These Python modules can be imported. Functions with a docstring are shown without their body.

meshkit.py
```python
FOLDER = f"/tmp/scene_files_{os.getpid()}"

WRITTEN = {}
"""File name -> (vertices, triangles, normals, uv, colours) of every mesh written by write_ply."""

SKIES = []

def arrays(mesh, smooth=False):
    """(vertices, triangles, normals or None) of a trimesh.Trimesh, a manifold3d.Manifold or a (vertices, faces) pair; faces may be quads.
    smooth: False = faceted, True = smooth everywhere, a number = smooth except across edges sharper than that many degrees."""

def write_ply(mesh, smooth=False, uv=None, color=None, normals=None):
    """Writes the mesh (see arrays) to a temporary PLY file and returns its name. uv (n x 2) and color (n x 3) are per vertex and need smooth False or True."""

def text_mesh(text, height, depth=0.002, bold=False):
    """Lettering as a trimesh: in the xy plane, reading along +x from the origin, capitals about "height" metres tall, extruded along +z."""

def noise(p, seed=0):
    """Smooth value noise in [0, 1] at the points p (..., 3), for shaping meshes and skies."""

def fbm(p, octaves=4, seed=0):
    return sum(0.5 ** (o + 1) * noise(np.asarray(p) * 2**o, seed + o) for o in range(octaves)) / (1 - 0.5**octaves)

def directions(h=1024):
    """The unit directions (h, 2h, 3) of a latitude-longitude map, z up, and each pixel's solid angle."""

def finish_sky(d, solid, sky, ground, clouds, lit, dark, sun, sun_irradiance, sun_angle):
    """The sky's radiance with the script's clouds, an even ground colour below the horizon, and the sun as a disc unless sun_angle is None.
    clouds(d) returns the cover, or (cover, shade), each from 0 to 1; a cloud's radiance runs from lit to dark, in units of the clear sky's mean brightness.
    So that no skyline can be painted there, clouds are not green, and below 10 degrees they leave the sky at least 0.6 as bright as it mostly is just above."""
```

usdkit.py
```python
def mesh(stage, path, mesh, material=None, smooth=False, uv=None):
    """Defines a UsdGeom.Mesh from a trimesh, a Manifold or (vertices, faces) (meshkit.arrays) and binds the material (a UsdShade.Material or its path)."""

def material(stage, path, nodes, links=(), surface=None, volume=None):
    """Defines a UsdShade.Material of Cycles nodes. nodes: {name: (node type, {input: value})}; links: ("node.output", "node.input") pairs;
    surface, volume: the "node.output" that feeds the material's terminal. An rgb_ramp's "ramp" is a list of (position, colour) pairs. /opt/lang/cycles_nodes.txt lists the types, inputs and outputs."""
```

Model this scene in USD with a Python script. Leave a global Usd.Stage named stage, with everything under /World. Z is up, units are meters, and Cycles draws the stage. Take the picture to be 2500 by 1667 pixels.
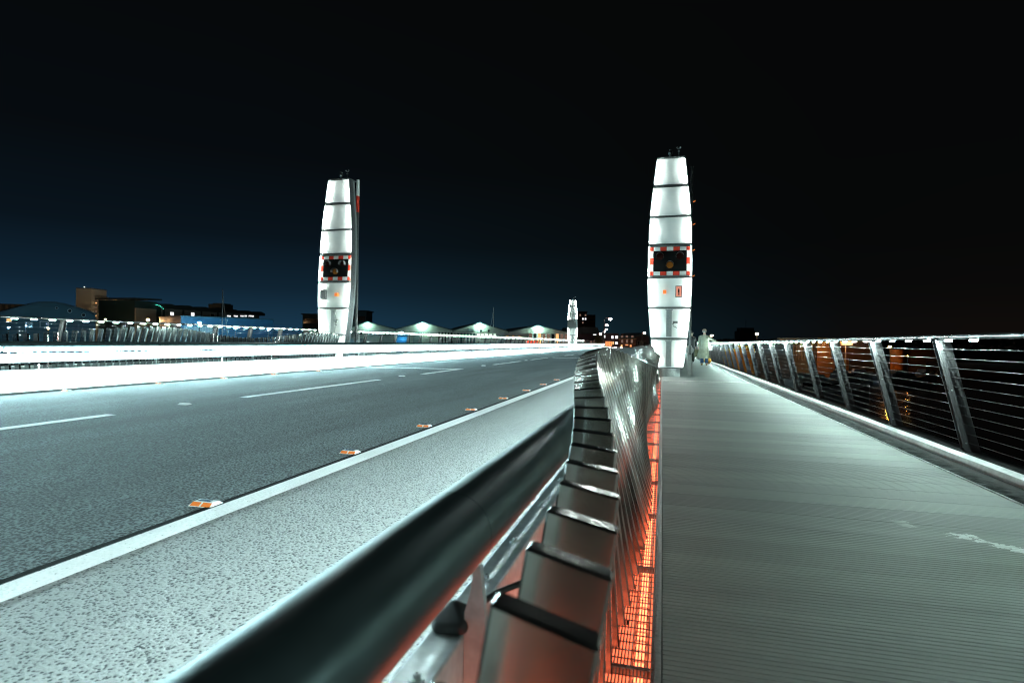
import math, random
import numpy as np
import trimesh
import manifold3d as m3
from shapely.geometry import Polygon
import meshkit, usdkit
from pxr import Usd, UsdGeom, UsdLux, UsdShade, Sdf, Gf

random.seed(7)
rng = np.random.default_rng(7)
PI = math.pi

# ------------------------------------------------------------------ camera, sky, exposure
stage = Usd.Stage.CreateInMemory()
UsdGeom.SetStageUpAxis(stage, 'Z')
UsdGeom.SetStageMetersPerUnit(stage, 1.0)
UsdGeom.Xform.Define(stage, '/World')
UsdGeom.Scope.Define(stage, '/World/Looks')

EYE = np.array([0.0, 0.0, 1.05])
FL = 1400.0                                            # focal length over a frame 2500 wide
_dy = np.array([368 / FL, -5.5 / FL, 1.0]); _dy /= np.linalg.norm(_dy)
_r = math.radians(0.7)
_up = np.array([math.sin(_r), math.cos(_r), 0.0]); _up -= _dy * (_up @ _dy); _up /= np.linalg.norm(_up)
_xx = np.cross(_dy, _up); _xx = _xx if _xx[0] > 0 else -_xx
CM = np.stack([_xx, _dy, _up], 1)                      # camera (right, up, forward) from world
RIGHT, UP, FWD = CM[0], CM[1], CM[2]

cam = UsdGeom.Camera.Define(stage, '/World/camera')
cam.CreateHorizontalApertureAttr(36.0)
cam.CreateFocalLengthAttr(36.0 * FL / 2500)
cam.CreateFStopAttr(4.0)
cam.CreateFocusDistanceAttr(5.0)
cam.CreateExposureAttr(0.0)
cam.CreateClippingRangeAttr((0.03, 20000.0))
cam.AddTransformOp().Set(Gf.Matrix4d(*RIGHT, 0, *UP, 0, *(-FWD), 0, *EYE, 1))

M = {}
def mat(name, nodes, links=(), surface='p.BSDF', **k):
    M[name] = usdkit.material(stage, '/World/Looks/' + name, nodes, links, surface=surface, **k)
    return M[name]

# night sky: the last of the blue hour plus the glow of the town, strongest low down on the left
SUN_EL, SUN_ROT = -0.14, -1.2
mat('night_sky', {
    'sky': ('sky_texture', {'sky_type': 'single_scattering', 'sun_disc': False, 'sun_elevation': SUN_EL, 'sun_rotation': SUN_ROT}),
    'sk': ('mix_color', {'blend_type': 'multiply', 'fac': 1.0, 'b': (0.02, 0.02, 0.02)}),
    'tc': ('texture_coordinate', {}),
    'sep': ('separate_xyz', {}),
    'el': ('rgb_ramp', {'ramp': [(0.0, (1.0, 1.0, 1.0)), (0.03, (0.86, 0.86, 0.86)), (0.08, (0.42, 0.42, 0.42)), (0.16, (0.13, 0.13, 0.13)), (0.28, (0.035, 0.035, 0.035)), (0.5, (0.01, 0.01, 0.01)), (1.0, (0.0, 0.0, 0.0))]}),
    'az': ('vector_math', {'math_type': 'dot_product', 'vector2': (-0.94, 0.34, 0.0)}),
    'azr': ('rgb_ramp', {'ramp': [(0.0, (0.035, 0.014, 0.006)), (0.46, (0.035, 0.017, 0.009)), (0.54, (0.022, 0.018, 0.018)), (0.60, (0.012, 0.04, 0.065)), (0.68, (0.03, 0.11, 0.16)), (0.80, (0.06, 0.25, 0.42)), (0.90, (0.08, 0.36, 0.70)), (1.0, (0.08, 0.36, 0.74))]}),
    'half': ('math', {'math_type': 'multiply_add', 'value2': 0.5, 'value3': 0.5}),
    'glow': ('mix_color', {'blend_type': 'multiply', 'fac': 1.0}),
    'base': ('mix_color', {'blend_type': 'add', 'fac': 1.0, 'b': (0.017, 0.022, 0.023)}),
    'sum': ('mix_color', {'blend_type': 'add', 'fac': 1.0, 'use_clamp': False}),
    'bg': ('background_shader', {'strength': 0.1}),
}, [('sky.color', 'sk.a'), ('tc.generated', 'sep.vector'), ('sep.z', 'el.fac'), ('tc.generated', 'az.vector1'), ('az.value', 'half.value1'), ('half.value', 'azr.fac'),
    ('el.color', 'glow.a'), ('azr.color', 'glow.b'), ('glow.result', 'base.a'), ('base.result', 'sum.a'), ('sk.result', 'sum.b'), ('sum.result', 'bg.color')], surface='bg.background')
dome = UsdLux.DomeLight.Define(stage, '/World/sky')
UsdShade.MaterialBindingAPI.Apply(dome.GetPrim()).Bind(M['night_sky'])
dome.GetPrim().SetCustomDataByKey('kind', 'structure')

# ------------------------------------------------------------------ helpers
_taken = {}
def numbered(path):
    n = _taken.get(path, -1) + 1
    _taken[path] = n
    return path if n == 0 else f'{path}_{n:03d}'

def tag(p, label=None, cat=None, group=None, kind=None):
    for k, v in (('label', label), ('category', cat), ('group', group), ('kind', kind)):
        if v: p.SetCustomDataByKey(k, v)
    return p

class Thing:
    def __init__(s, name, label, cat, loc=(0, 0, 0), group=None, kind=None):
        s.path = numbered('/World/' + name); s.loc = np.array(loc, float)
        x = UsdGeom.Xform.Define(stage, s.path); x.AddTranslateOp().Set(Gf.Vec3d(*map(float, loc)))
        s.prim = tag(x.GetPrim(), label, cat, group, kind)

class Part:
    def __init__(s, path, loc, prim): s.path, s.loc, s.prim = path, loc, prim

def part(parent, name, mesh, m, smooth=False, label=None, kind=None):
    """a mesh in world coordinates as a child of parent"""
    p = numbered(parent.path + '/' + name)
    v, f = vf(mesh)
    me = usdkit.mesh(stage, p, (v - parent.loc, f), M[m], smooth)
    tag(me.GetPrim(), label, None, None, kind)
    return Part(p, parent.loc, me.GetPrim())

def solo(name, mesh, m, label=None, cat=None, group=None, kind=None, smooth=False):
    p = numbered('/World/' + name)
    me = usdkit.mesh(stage, p, vf(mesh), M[m], smooth)
    tag(me.GetPrim(), label, cat, group, kind)
    return me.GetPrim()

def copies(src, name, label, cat, loc, group, rz=0.0):
    p = numbered('/World/' + name)
    x = UsdGeom.Xform.Define(stage, p)
    x.AddTranslateOp().Set(Gf.Vec3d(*map(float, loc)))
    if rz: x.AddRotateZOp().Set(math.degrees(rz))
    x.GetPrim().GetReferences().AddInternalReference(Sdf.Path(src.path))
    x.GetPrim().SetInstanceable(True)
    return tag(x.GetPrim(), label, cat, group)

def vf(m):
    if hasattr(m, 'to_mesh'):
        q = m.to_mesh(); return np.array(q.vert_properties[:, :3], float), np.array(q.tri_verts)
    if isinstance(m, trimesh.Trimesh): return np.array(m.vertices), np.array(m.faces)
    v, f = np.asarray(m[0], float), np.asarray(m[1], int)
    if f.shape[1] == 4: f = np.vstack([f[:, [0, 1, 2]], f[:, [0, 2, 3]]])
    return v, f

def join(ms):
    V, F, n = [], [], 0
    for m in ms:
        v, f = vf(m); V.append(v); F.append(f + n); n += len(v)
    return np.vstack(V), np.vstack(F)

BOXF = np.array([[0, 2, 3, 1], [4, 5, 7, 6], [0, 1, 5, 4], [2, 6, 7, 3], [0, 4, 6, 2], [1, 3, 7, 5]])
def hexa(c):
    """8 corners, index = ix + 2*iy + 4*iz"""
    return vf((np.asarray(c, float), BOXF))
def box(x0, x1, y0, y1, z0, z1):
    return hexa([(x, y, z) for z in (z0, z1) for y in (y0, y1) for x in (x0, x1)])
def cbox(c, s):
    return box(c[0] - s[0] / 2, c[0] + s[0] / 2, c[1] - s[1] / 2, c[1] + s[1] / 2, c[2] - s[2] / 2, c[2] + s[2] / 2)
def obox(o, e, n, s0, s1, t0, t1, z0, z1):
    """box in the frame of a facade: o origin, e along it, n towards the viewer"""
    o, e, n = np.array([*o[:2], 0.]), np.array([*e[:2], 0.]), np.array([*n[:2], 0.])
    return hexa([o + e * s + n * t + np.array([0, 0, z]) for z in (z0, z1) for t in (t1, t0) for s in (s0, s1)])
def prism(poly, to3, a, b):
    """polygon (list of 2-D points) swept from a to b; to3(p, t) gives the point"""
    pg = Polygon(poly)
    if pg.exterior.is_ccw is False: poly = poly[::-1]
    v2, f = trimesh.creation.triangulate_polygon(Polygon(poly), engine='earcut')
    n = len(poly)
    V = [to3(p, a) for p in v2] + [to3(p, b) for p in v2]
    k = len(v2)
    F = [list(q) for q in f[:, ::-1]] + [[i + k for i in q] for q in f]
    base = len(V)
    V += [to3(p, a) for p in poly] + [to3(p, b) for p in poly]
    for i in range(n):
        j = (i + 1) % n
        F += [[base + i, base + j, base + n + j], [base + i, base + n + j, base + n + i]]
    m = trimesh.Trimesh(np.array(V, float), np.array(F), process=False)
    if trimesh.Trimesh(m.vertices, m.faces).volume < 0: m.invert()
    return vf(m)
def along_y(poly, y0, y1):
    return prism(poly, lambda p, t: (p[0], t, p[1]), y0, y1)
def along_x(poly, x0, x1):
    return prism(poly, lambda p, t: (t, p[0], p[1]), x0, x1)
def upright(poly, z0, z1):
    return prism(poly, lambda p, t: (p[0], p[1], t), z0, z1)
def tube(pts, r, n=8):
    p = np.asarray(pts, float); r = np.broadcast_to(r, (len(p),))
    t = np.gradient(p, axis=0); t /= np.linalg.norm(t, axis=1, keepdims=True) + 1e-12
    ref = np.array([0, 0, 1.]) if abs(t[0][2]) < 0.9 else np.array([1., 0, 0])
    a = np.cross(t, ref); a /= np.linalg.norm(a, axis=1, keepdims=True); b = np.cross(t, a)
    g = np.arange(n) * 2 * PI / n
    v = (p[:, None] + r[:, None, None] * (np.cos(g)[None, :, None] * a[:, None] + np.sin(g)[None, :, None] * b[:, None])).reshape(-1, 3)
    F = []
    for i in range(len(p) - 1):
        for j in range(n):
            k = (j + 1) % n
            F += [[i * n + j, i * n + k, (i + 1) * n + k], [i * n + j, (i + 1) * n + k, (i + 1) * n + j]]
    for i in range(1, n - 1):
        F += [[0, i + 1, i], [(len(p) - 1) * n, (len(p) - 1) * n + i, (len(p) - 1) * n + i + 1]]
    m = trimesh.Trimesh(v, np.array(F), process=False)
    if m.volume < 0: m.invert()
    return vf(m)
def ball(c, r, n=2):
    m = trimesh.creation.icosphere(n, 1.0); s = np.broadcast_to(r, (3,))
    return np.array(m.vertices) * s + np.array(c), np.array(m.faces)
def disc(c, axis, r, h, n=20):
    c, axis = np.array(c, float), np.array(axis, float) / np.linalg.norm(axis)
    return tube([c - axis * h / 2, c + axis * h / 2], r, n)
def dir_xy(v): v = np.array([v[0], v[1], 0.0]); return v / np.linalg.norm(v)
E_R, E_F = dir_xy(RIGHT), dir_xy(FWD)                  # level directions along and across the view
def site(u, depth, v=None):
    """point of the town seen at bearing u (frame 2500 wide), at a distance; with v also its height"""
    q = np.array([(u - 1250) / FL, (833.5 - (v if v is not None else 833.5)) / FL, 1.0])
    w = EYE + (CM.T @ q) * depth
    return w if v is not None else np.array([w[0], w[1], 0.0])
def rise(u, v, depth): return float(site(u, depth, v)[2])

# ------------------------------------------------------------------ materials
def plain(name, col, rough=0.5, metal=0.0, spec=0.5, grain=0.12, scale=20.0, bump=0.0, **extra):
    """a surface of one colour with some unevenness"""
    n = {'g': ('geometry', {}), 'n': ('noise_texture', {'scale': scale, 'detail': 4.0, 'roughness': 0.6}),
         'r': ('rgb_ramp', {'ramp': [(0.25, tuple(c * (1 - grain * 2) for c in col)), (0.75, tuple(min(1, c * (1 + grain)) for c in col))]}),
         'rr': ('map_range', {'from_min': 0.3, 'from_max': 0.7, 'to_min': max(0.02, rough * 0.8), 'to_max': min(1, rough * 1.2)}),
         'p': ('principled_bsdf', {'metallic': metal, 'specular_ior_level': spec, **extra})}
    l = [('g.position', 'n.vector'), ('n.fac', 'r.fac'), ('r.color', 'p.base_color'), ('n.fac', 'rr.value'), ('rr.result', 'p.roughness')]
    if bump:
        n['b'] = ('bump', {'strength': bump, 'distance': 0.002}); l += [('n.fac', 'b.height'), ('b.normal', 'p.normal')]
    return mat(name, n, l)
def glow(name, col, strength):
    return mat(name, {'e': ('emission', {'color': col, 'strength': strength})}, surface='e.emission')

def asphalt(name, lo, hi, scale, pit0, pit1, rough, bump, tone=0.35, spec=0.5):
    return mat(name, {
        'g': ('geometry', {}),
        'v': ('noise_texture', {'scale': scale, 'detail': 3.0, 'roughness': 0.62, 'distortion': 0.7}),
        'w': ('voronoi_texture', {'scale': scale * 1.15, 'feature': 'f1'}),
        'm': ('mix_float', {'fac': 0.45}),
        'c': ('rgb_ramp', {'ramp': [(0.0, lo), (pit0, lo), (pit1, hi), (1.0, tuple(min(1, x * 1.25) for x in hi))]}),
        'bm': ('mapping', {'scale': (1.6, 0.16, 1.0)}), 'big': ('noise_texture', {'scale': 0.8, 'detail': 5.0, 'roughness': 0.6}),
        'br': ('rgb_ramp', {'ramp': [(0.3, (1 - tone,) * 3), (0.7, (1 + tone * 0.3,) * 3)]}),
        'mul': ('mix_color', {'blend_type': 'multiply', 'fac': 1.0, 'use_clamp': False}),
        'b': ('bump', {'strength': bump, 'distance': 0.008}),
        'p': ('principled_bsdf', {'roughness': rough, 'specular_ior_level': spec})},
        [('g.position', 'v.vector'), ('g.position', 'w.vector'), ('g.position', 'bm.vector'), ('bm.vector', 'big.vector'), ('v.fac', 'm.a'), ('w.distance', 'm.b'), ('m.result', 'c.fac'),
         ('big.fac', 'br.fac'), ('c.color', 'mul.a'), ('br.color', 'mul.b'), ('mul.result', 'p.base_color'), ('m.result', 'b.height'), ('b.normal', 'p.normal')])
asphalt('asphalt', (0.012, 0.017, 0.020), (0.155, 0.195, 0.20), 56, 0.43, 0.57, 0.75, 1.0, tone=0.5, spec=0.45)
asphalt('shoulder_asphalt', (0.02, 0.028, 0.032), (0.27, 0.285, 0.28), 66, 0.37, 0.46, 0.65, 0.9, tone=0.22)
asphalt('worn_white_paint', (0.10, 0.11, 0.11), (0.86, 0.88, 0.86), 55, 0.22, 0.32, 0.55, 0.5, tone=0.08)
plain('white_paint', (0.72, 0.74, 0.72), 0.5, scale=60, grain=0.08)
plain('bitumen', (0.008, 0.010, 0.011), 0.9, scale=80, spec=0.1)
plain('land', (0.035, 0.038, 0.04), 0.8, scale=2)
plain('concrete', (0.55, 0.56, 0.54), 0.8, scale=14, bump=0.2)
plain('dark_steel', (0.018, 0.02, 0.022), 0.45, scale=10)
plain('black_rubber', (0.008, 0.009, 0.01), 0.55, scale=50)
plain('galvanised', (0.62, 0.65, 0.66), 0.45, metal=0.3, scale=26, grain=0.16, bump=0.1)
plain('guard_metal', (0.085, 0.125, 0.135), 0.38, metal=0.75, scale=3, grain=0.03)
plain('grating_steel', (0.30, 0.29, 0.28), 0.4, metal=0.8, scale=60)
plain('channel_floor', (0.40, 0.36, 0.33), 0.5, scale=30)
plain('kerb_metal', (0.80, 0.82, 0.82), 0.45, metal=0.0, scale=18)
plain('edge_steel', (0.10, 0.115, 0.12), 0.22, metal=0.75, scale=7, grain=0.25)
plain('trim_metal', (0.75, 0.78, 0.78), 0.3, metal=0.6)
def stainless(name, col, r0, r1):
    return mat(name, {
        'g': ('geometry', {}), 'mp': ('mapping', {'scale': (60, 60, 3)}), 'n': ('noise_texture', {'scale': 3.0, 'detail': 5.0, 'roughness': 0.6}),
        'd': ('noise_texture', {'scale': 3.0, 'detail': 3.0, 'roughness': 0.6}),
        'rr': ('map_range', {'from_min': 0.3, 'from_max': 0.7, 'to_min': r0, 'to_max': r1}),
        'c': ('rgb_ramp', {'ramp': [(0.25, tuple(x * 0.72 for x in col)), (0.7, col)]}),
        'b': ('bump', {'strength': 0.03, 'distance': 0.001}),
        'p': ('principled_bsdf', {'metallic': 1.0})},
        [('g.position', 'mp.vector'), ('mp.vector', 'n.vector'), ('g.position', 'd.vector'), ('d.fac', 'rr.value'), ('rr.result', 'p.roughness'),
         ('d.fac', 'c.fac'), ('c.color', 'p.base_color'), ('n.fac', 'b.height'), ('b.normal', 'p.normal')])
stainless('stainless', (0.76, 0.75, 0.71), 0.13, 0.21)
plain('post_steel', (0.22, 0.21, 0.22), 0.42, metal=0.7, scale=6, grain=0.08)
stainless('polished_steel', (0.60, 0.62, 0.62), 0.05, 0.10)
stainless('cable_steel', (0.26, 0.26, 0.27), 0.3, 0.4)
stainless('rail_steel', (0.60, 0.60, 0.60), 0.2, 0.36)
# walkway planks: ribbed aluminium, dull with walking, each plank a little different, a pale scuff near the outer edge
mat('plank_metal', {
    'g': ('geometry', {}), 'oi': ('object_info', {}),
    'mp': ('mapping', {'scale': (0.22, 2.0, 1)}), 'n': ('noise_texture', {'scale': 1.6, 'detail': 6.0, 'roughness': 0.62}),
    'mp2': ('mapping', {'scale': (3.0, 40.0, 1)}), 'n2': ('noise_texture', {'scale': 3.0, 'detail': 3.0, 'roughness': 0.6}),
    'r': ('rgb_ramp', {'ramp': [(0.30, (0.18, 0.205, 0.20)), (0.42, (0.25, 0.275, 0.265)), (0.6, (0.28, 0.305, 0.295)), (0.75, (0.32, 0.345, 0.33))]}),
    'rv': ('map_range', {'from_min': 0, 'from_max': 1, 'to_min': 0.86, 'to_max': 1.08}),
    'n2r': ('map_range', {'from_min': 0.3, 'from_max': 0.7, 'to_min': 0.92, 'to_max': 1.05}),
    'mul': ('math', {'math_type': 'multiply'}),
    'cm': ('mix_color', {'blend_type': 'multiply', 'fac': 1.0, 'use_clamp': False}), 'cc': ('combine_xyz', {}),
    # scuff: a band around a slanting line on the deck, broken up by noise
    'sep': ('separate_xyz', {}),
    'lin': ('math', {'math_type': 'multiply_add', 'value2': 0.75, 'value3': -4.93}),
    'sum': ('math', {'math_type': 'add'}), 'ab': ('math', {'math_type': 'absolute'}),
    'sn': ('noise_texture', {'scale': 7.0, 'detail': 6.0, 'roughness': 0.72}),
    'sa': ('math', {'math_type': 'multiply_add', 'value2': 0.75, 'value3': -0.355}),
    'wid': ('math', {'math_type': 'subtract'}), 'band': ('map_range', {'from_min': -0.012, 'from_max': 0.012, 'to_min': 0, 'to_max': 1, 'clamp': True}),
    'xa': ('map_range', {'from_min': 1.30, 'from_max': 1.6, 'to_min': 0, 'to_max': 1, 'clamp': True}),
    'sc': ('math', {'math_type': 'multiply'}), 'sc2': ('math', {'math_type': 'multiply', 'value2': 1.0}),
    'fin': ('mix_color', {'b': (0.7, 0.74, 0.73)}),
    'p': ('principled_bsdf', {'metallic': 0.12, 'roughness': 0.55})},
    [('g.position', 'mp.vector'), ('mp.vector', 'n.vector'), ('g.position', 'mp2.vector'), ('mp2.vector', 'n2.vector'), ('n.fac', 'r.fac'), ('oi.random', 'rv.value'),
     ('n2.fac', 'n2r.value'), ('rv.result', 'mul.value1'), ('n2r.result', 'mul.value2'), ('mul.value', 'cc.x'), ('mul.value', 'cc.y'), ('mul.value', 'cc.z'),
     ('r.color', 'cm.a'), ('cc.vector', 'cm.b'),
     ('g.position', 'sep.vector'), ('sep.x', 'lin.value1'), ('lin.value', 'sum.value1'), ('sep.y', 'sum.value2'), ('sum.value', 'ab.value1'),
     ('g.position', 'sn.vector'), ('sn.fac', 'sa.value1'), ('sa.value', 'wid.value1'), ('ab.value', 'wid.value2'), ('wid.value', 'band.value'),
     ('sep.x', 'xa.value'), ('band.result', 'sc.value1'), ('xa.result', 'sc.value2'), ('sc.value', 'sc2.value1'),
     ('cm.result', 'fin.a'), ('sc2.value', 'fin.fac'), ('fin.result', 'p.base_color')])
# tower cladding: white perforated sheet with fine horizontal corrugation
mat('tower_sheet', {
    'g': ('geometry', {}), 'w': ('wave_texture', {'wave_type': 'bands', 'bands_direction': 'z', 'scale': 9.0}),
    'n': ('noise_texture', {'scale': 3.0, 'detail': 4.0}), 'r': ('rgb_ramp', {'ramp': [(0.3, (0.70, 0.73, 0.71)), (0.7, (0.80, 0.82, 0.80))]}),
    'b': ('bump', {'strength': 0.14, 'distance': 0.004}), 'p': ('principled_bsdf', {'roughness': 0.6})},
    [('g.position', 'w.vector'), ('g.position', 'n.vector'), ('n.fac', 'r.fac'), ('r.color', 'p.base_color'), ('w.fac', 'b.height'), ('b.normal', 'p.normal')])
plain('tower_frame', (0.16, 0.17, 0.17), 0.35, metal=0.6)
plain('tower_blade', (0.28, 0.30, 0.30), 0.45, metal=0.3, scale=4)
plain('tower_grey', (0.36, 0.37, 0.37), 0.5, metal=0.3)
plain('signal_board', (0.006, 0.007, 0.007), 0.9, spec=0.1)
plain('red_reflector', (0.75, 0.045, 0.02), 0.4, grain=0.05)
plain('white_reflector', (0.85, 0.86, 0.84), 0.4, grain=0.03)
plain('lens_dark', (0.035, 0.01, 0.008), 0.15)
mat('lens_amber', {'p': ('principled_bsdf', {'base_color': (0.25, 0.09, 0.015), 'roughness': 0.15, 'emission_color': (1.0, 0.42, 0.06), 'emission_strength': 0.03})})
mat('lens_red', {'p': ('principled_bsdf', {'base_color': (0.5, 0.12, 0.08), 'roughness': 0.2, 'emission_color': (1.0, 0.42, 0.3), 'emission_strength': 0.55})})
mat('beacon_orange', {'p': ('principled_bsdf', {'base_color': (0.7, 0.15, 0.03), 'roughness': 0.3, 'emission_color': (1.0, 0.25, 0.05), 'emission_strength': 0.6})})
mat('stud_orange', {'p': ('principled_bsdf', {'base_color': (0.9, 0.22, 0.04), 'roughness': 0.3, 'emission_color': (1.0, 0.25, 0.05), 'emission_strength': 0.1})})
plain('stud_blue', (0.08, 0.16, 0.22), 0.2)
# lamps
glow('led_white', (0.72, 0.97, 0.97), 320.0)
glow('led_far_guard', (0.58, 0.95, 1.0), 330.0)
glow('led_tower', (0.88, 1.0, 0.95), 260.0)
glow('led_rail', (0.72, 1.0, 0.92), 2050.0)
glow('led_orange', (1.0, 0.14, 0.055), 6.5)
glow('orange_diffuser', (1.0, 0.15, 0.065), 2.2)
glow('orange_side', (1.0, 0.15, 0.06), 7.0)

# ------------------------------------------------------------------ the setting
Y0, Y1 = -10.0, 120.0
SH = 0.20                                              # shoulder level, 25 mm above the carriageway
RD = 0.175
# water, reaching to the horizon
mat('harbour_water', {'g': ('geometry', {}), 'mp': ('mapping', {'scale': (0.5, 0.5, 0.5)}), 'n': ('noise_texture', {'scale': 1.4, 'detail': 5.0, 'roughness': 0.6}),
    'b': ('bump', {'strength': 0.35, 'distance': 0.12}), 'p': ('principled_bsdf', {'base_color': (0.004, 0.006, 0.008), 'roughness': 0.14, 'ior': 1.33})},
    [('g.position', 'mp.vector'), ('mp.vector', 'n.vector'), ('n.fac', 'b.height'), ('b.normal', 'p.normal')])
WL = -4.6
solo('water', (np.array([(-3000, -400, WL), (3000, -400, WL), (3000, 5000, WL), (-3000, 5000, WL)], float), np.array([[0, 1, 2, 3]])), 'harbour_water', kind='structure')
# far shore and quays
LG = -2.0
solo('ground', upright([(-2500, 75), (-25, 88), (-25, 119), (15, 119), (15, 150), (60, 132), (400, 100), (2500, 300), (2500, 4000), (-2500, 4000)], WL - 1, LG), 'land', kind='structure')
# bridge deck
solo('bridge_deck', box(-13.9, 2.98, Y0, Y1, -0.9, -0.22), 'dark_steel', kind='structure')
solo('road', along_y([(-9.3, -0.215), (-2.2, -0.215), (-2.2, RD - 0.0), (-5.75, RD + 0.02), (-9.3, RD - 0.0)], Y0, Y1), 'asphalt', kind='structure')
solo('shoulder', along_y([(-2.196, -0.215), (-0.43, -0.215), (-0.43, SH), (-2.18, SH), (-2.196, SH - 0.008)], Y0, Y1), 'shoulder_asphalt', kind='structure')
solo('shoulder', along_y([(-9.304, -0.215), (-10.695, -0.215), (-10.695, SH + 0.02), (-9.32, SH), (-9.304, SH - 0.008)][::-1], Y0, Y1), 'shoulder_asphalt', kind='structure')
solo('approach_road', along_y([(-12, LG), (2, LG), (2, 0.1), (-12, 0.1)], Y1 + 0.005, 260), 'asphalt', kind='structure')
# kerb plinths that carry the guard rails
solo('kerb', along_y([(-0.426, -0.215), (-0.25, -0.215), (-0.25, 0.26), (-0.27, 0.28), (-0.406, 0.28), (-0.426, 0.26)], Y0, Y1), 'concrete', kind='structure')
solo('kerb', along_y([(-10.70, -0.215), (-11.0, -0.215), (-11.0, 0.44), (-10.98, 0.46), (-10.824, 0.46), (-10.80, 0.445), (-10.70, 0.23)][::-1], Y0, Y1), 'concrete', kind='structure')
# markings
def sheet(x0, x1, y0, y1, z): return np.array([(x0, y0, z + 0.003), (x1, y0, z + 0.003), (x1, y1, z + 0.003), (x0, y1, z + 0.003)], float), np.array([[0, 1, 2, 3]])
solo('edge_line', sheet(-2.165, -2.025, Y0, Y1, SH + 0.0005), 'worn_white_paint', kind='structure')
solo('edge_line', sheet(-9.47, -9.33, Y0, Y1, SH + 0.003), 'worn_white_paint', kind='structure')
solo('joint_sealant', sheet(-2.275, -2.202, Y0, Y1, RD + 0.0012), 'bitumen', kind='structure')
solo('joint_sealant', sheet(-9.298, -9.235, Y0, Y1, RD + 0.0012), 'bitumen', kind='structure')
def cz(x): return RD + 0.02 * (1 - abs(x + 5.75) / 3.55)
def xc(y): return -5.80 - 0.012 * min(y, 30)
for a, b in ((0.9, 4.98), (7.07, 11.26), (13.69, 16.38), (20.43, 24.6), (27.0, 31.2), (37, 41), (43.5, 47.5), (50, 54), (56.5, 60.5), (63, 67), (69.5, 73.5), (76, 80), (82.5, 86.5), (89, 93)):
    h = 0.065
    c = [(xc(y) + s * h, y, cz(xc(y)) + dz) for dz in (0.001, 0.0055) for y in (a, b) for s in (-1, 1)]
    solo('centre_line', hexa(c), 'white_paint', kind='structure')
solo('stop_line', hexa([(x, y, cz(x) + dz) for dz in (0.002, 0.0068) for y in (16.43, 16.70) for x in (-9.2, -5.92)]), 'white_paint', kind='structure')
solo('stop_line', hexa([(x, y, cz(x) + dz) for dz in (0.002, 0.0068) for y in (31.6, 31.9) for x in (-6.0, -2.35)]), 'white_paint', kind='structure')

# walkway: planks across it, ten ribs on each
wk = Thing('walkway', None, None, (0, 0, 0), kind='structure')
PW, XW0, XW1 = 0.30, 0.012, 2.33
def plank_mesh(y, n=10):
    pts, w = [(y + 0.001, -0.03)], PW / n
    d = 0.004 if y < 2.2 else 0.0026 if y < 3.6 else 0.0013 if y < 5.5 else 0.0006
    for i in range(n):
        a = y + i * w
        pts += [(a + 0.0035, -d), (a + 0.0055, 0.0), (a + w - 0.0055, 0.0), (a + w - 0.0035, -d)]
    pts.append((y + PW - 0.001, -0.03))
    return along_x(pts, XW0, XW1)
ys = np.arange(-0.6, 13.2, PW)
for y in ys: part(wk, 'plank', plank_mesh(float(y)), 'plank_metal')
JY = 16.8
part(wk, 'near_planks', join([plank_mesh(float(y), 5) for y in np.arange(-9.9, -0.61, PW)]), 'plank_metal', kind='stuff')
far = [plank_mesh(float(y), 1) for y in np.arange(13.2, Y1 - 0.5, PW)]
part(wk, 'far_planks', join(far), 'plank_metal', kind='stuff')
part(wk, 'expansion_joint', box(XW0, XW1, JY, JY + 0.20, 0.002, 0.007), 'white_paint')
part(wk, 'bearer', box(-0.02, 2.95, Y0, Y1, -0.215, -0.034), 'dark_steel')
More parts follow.
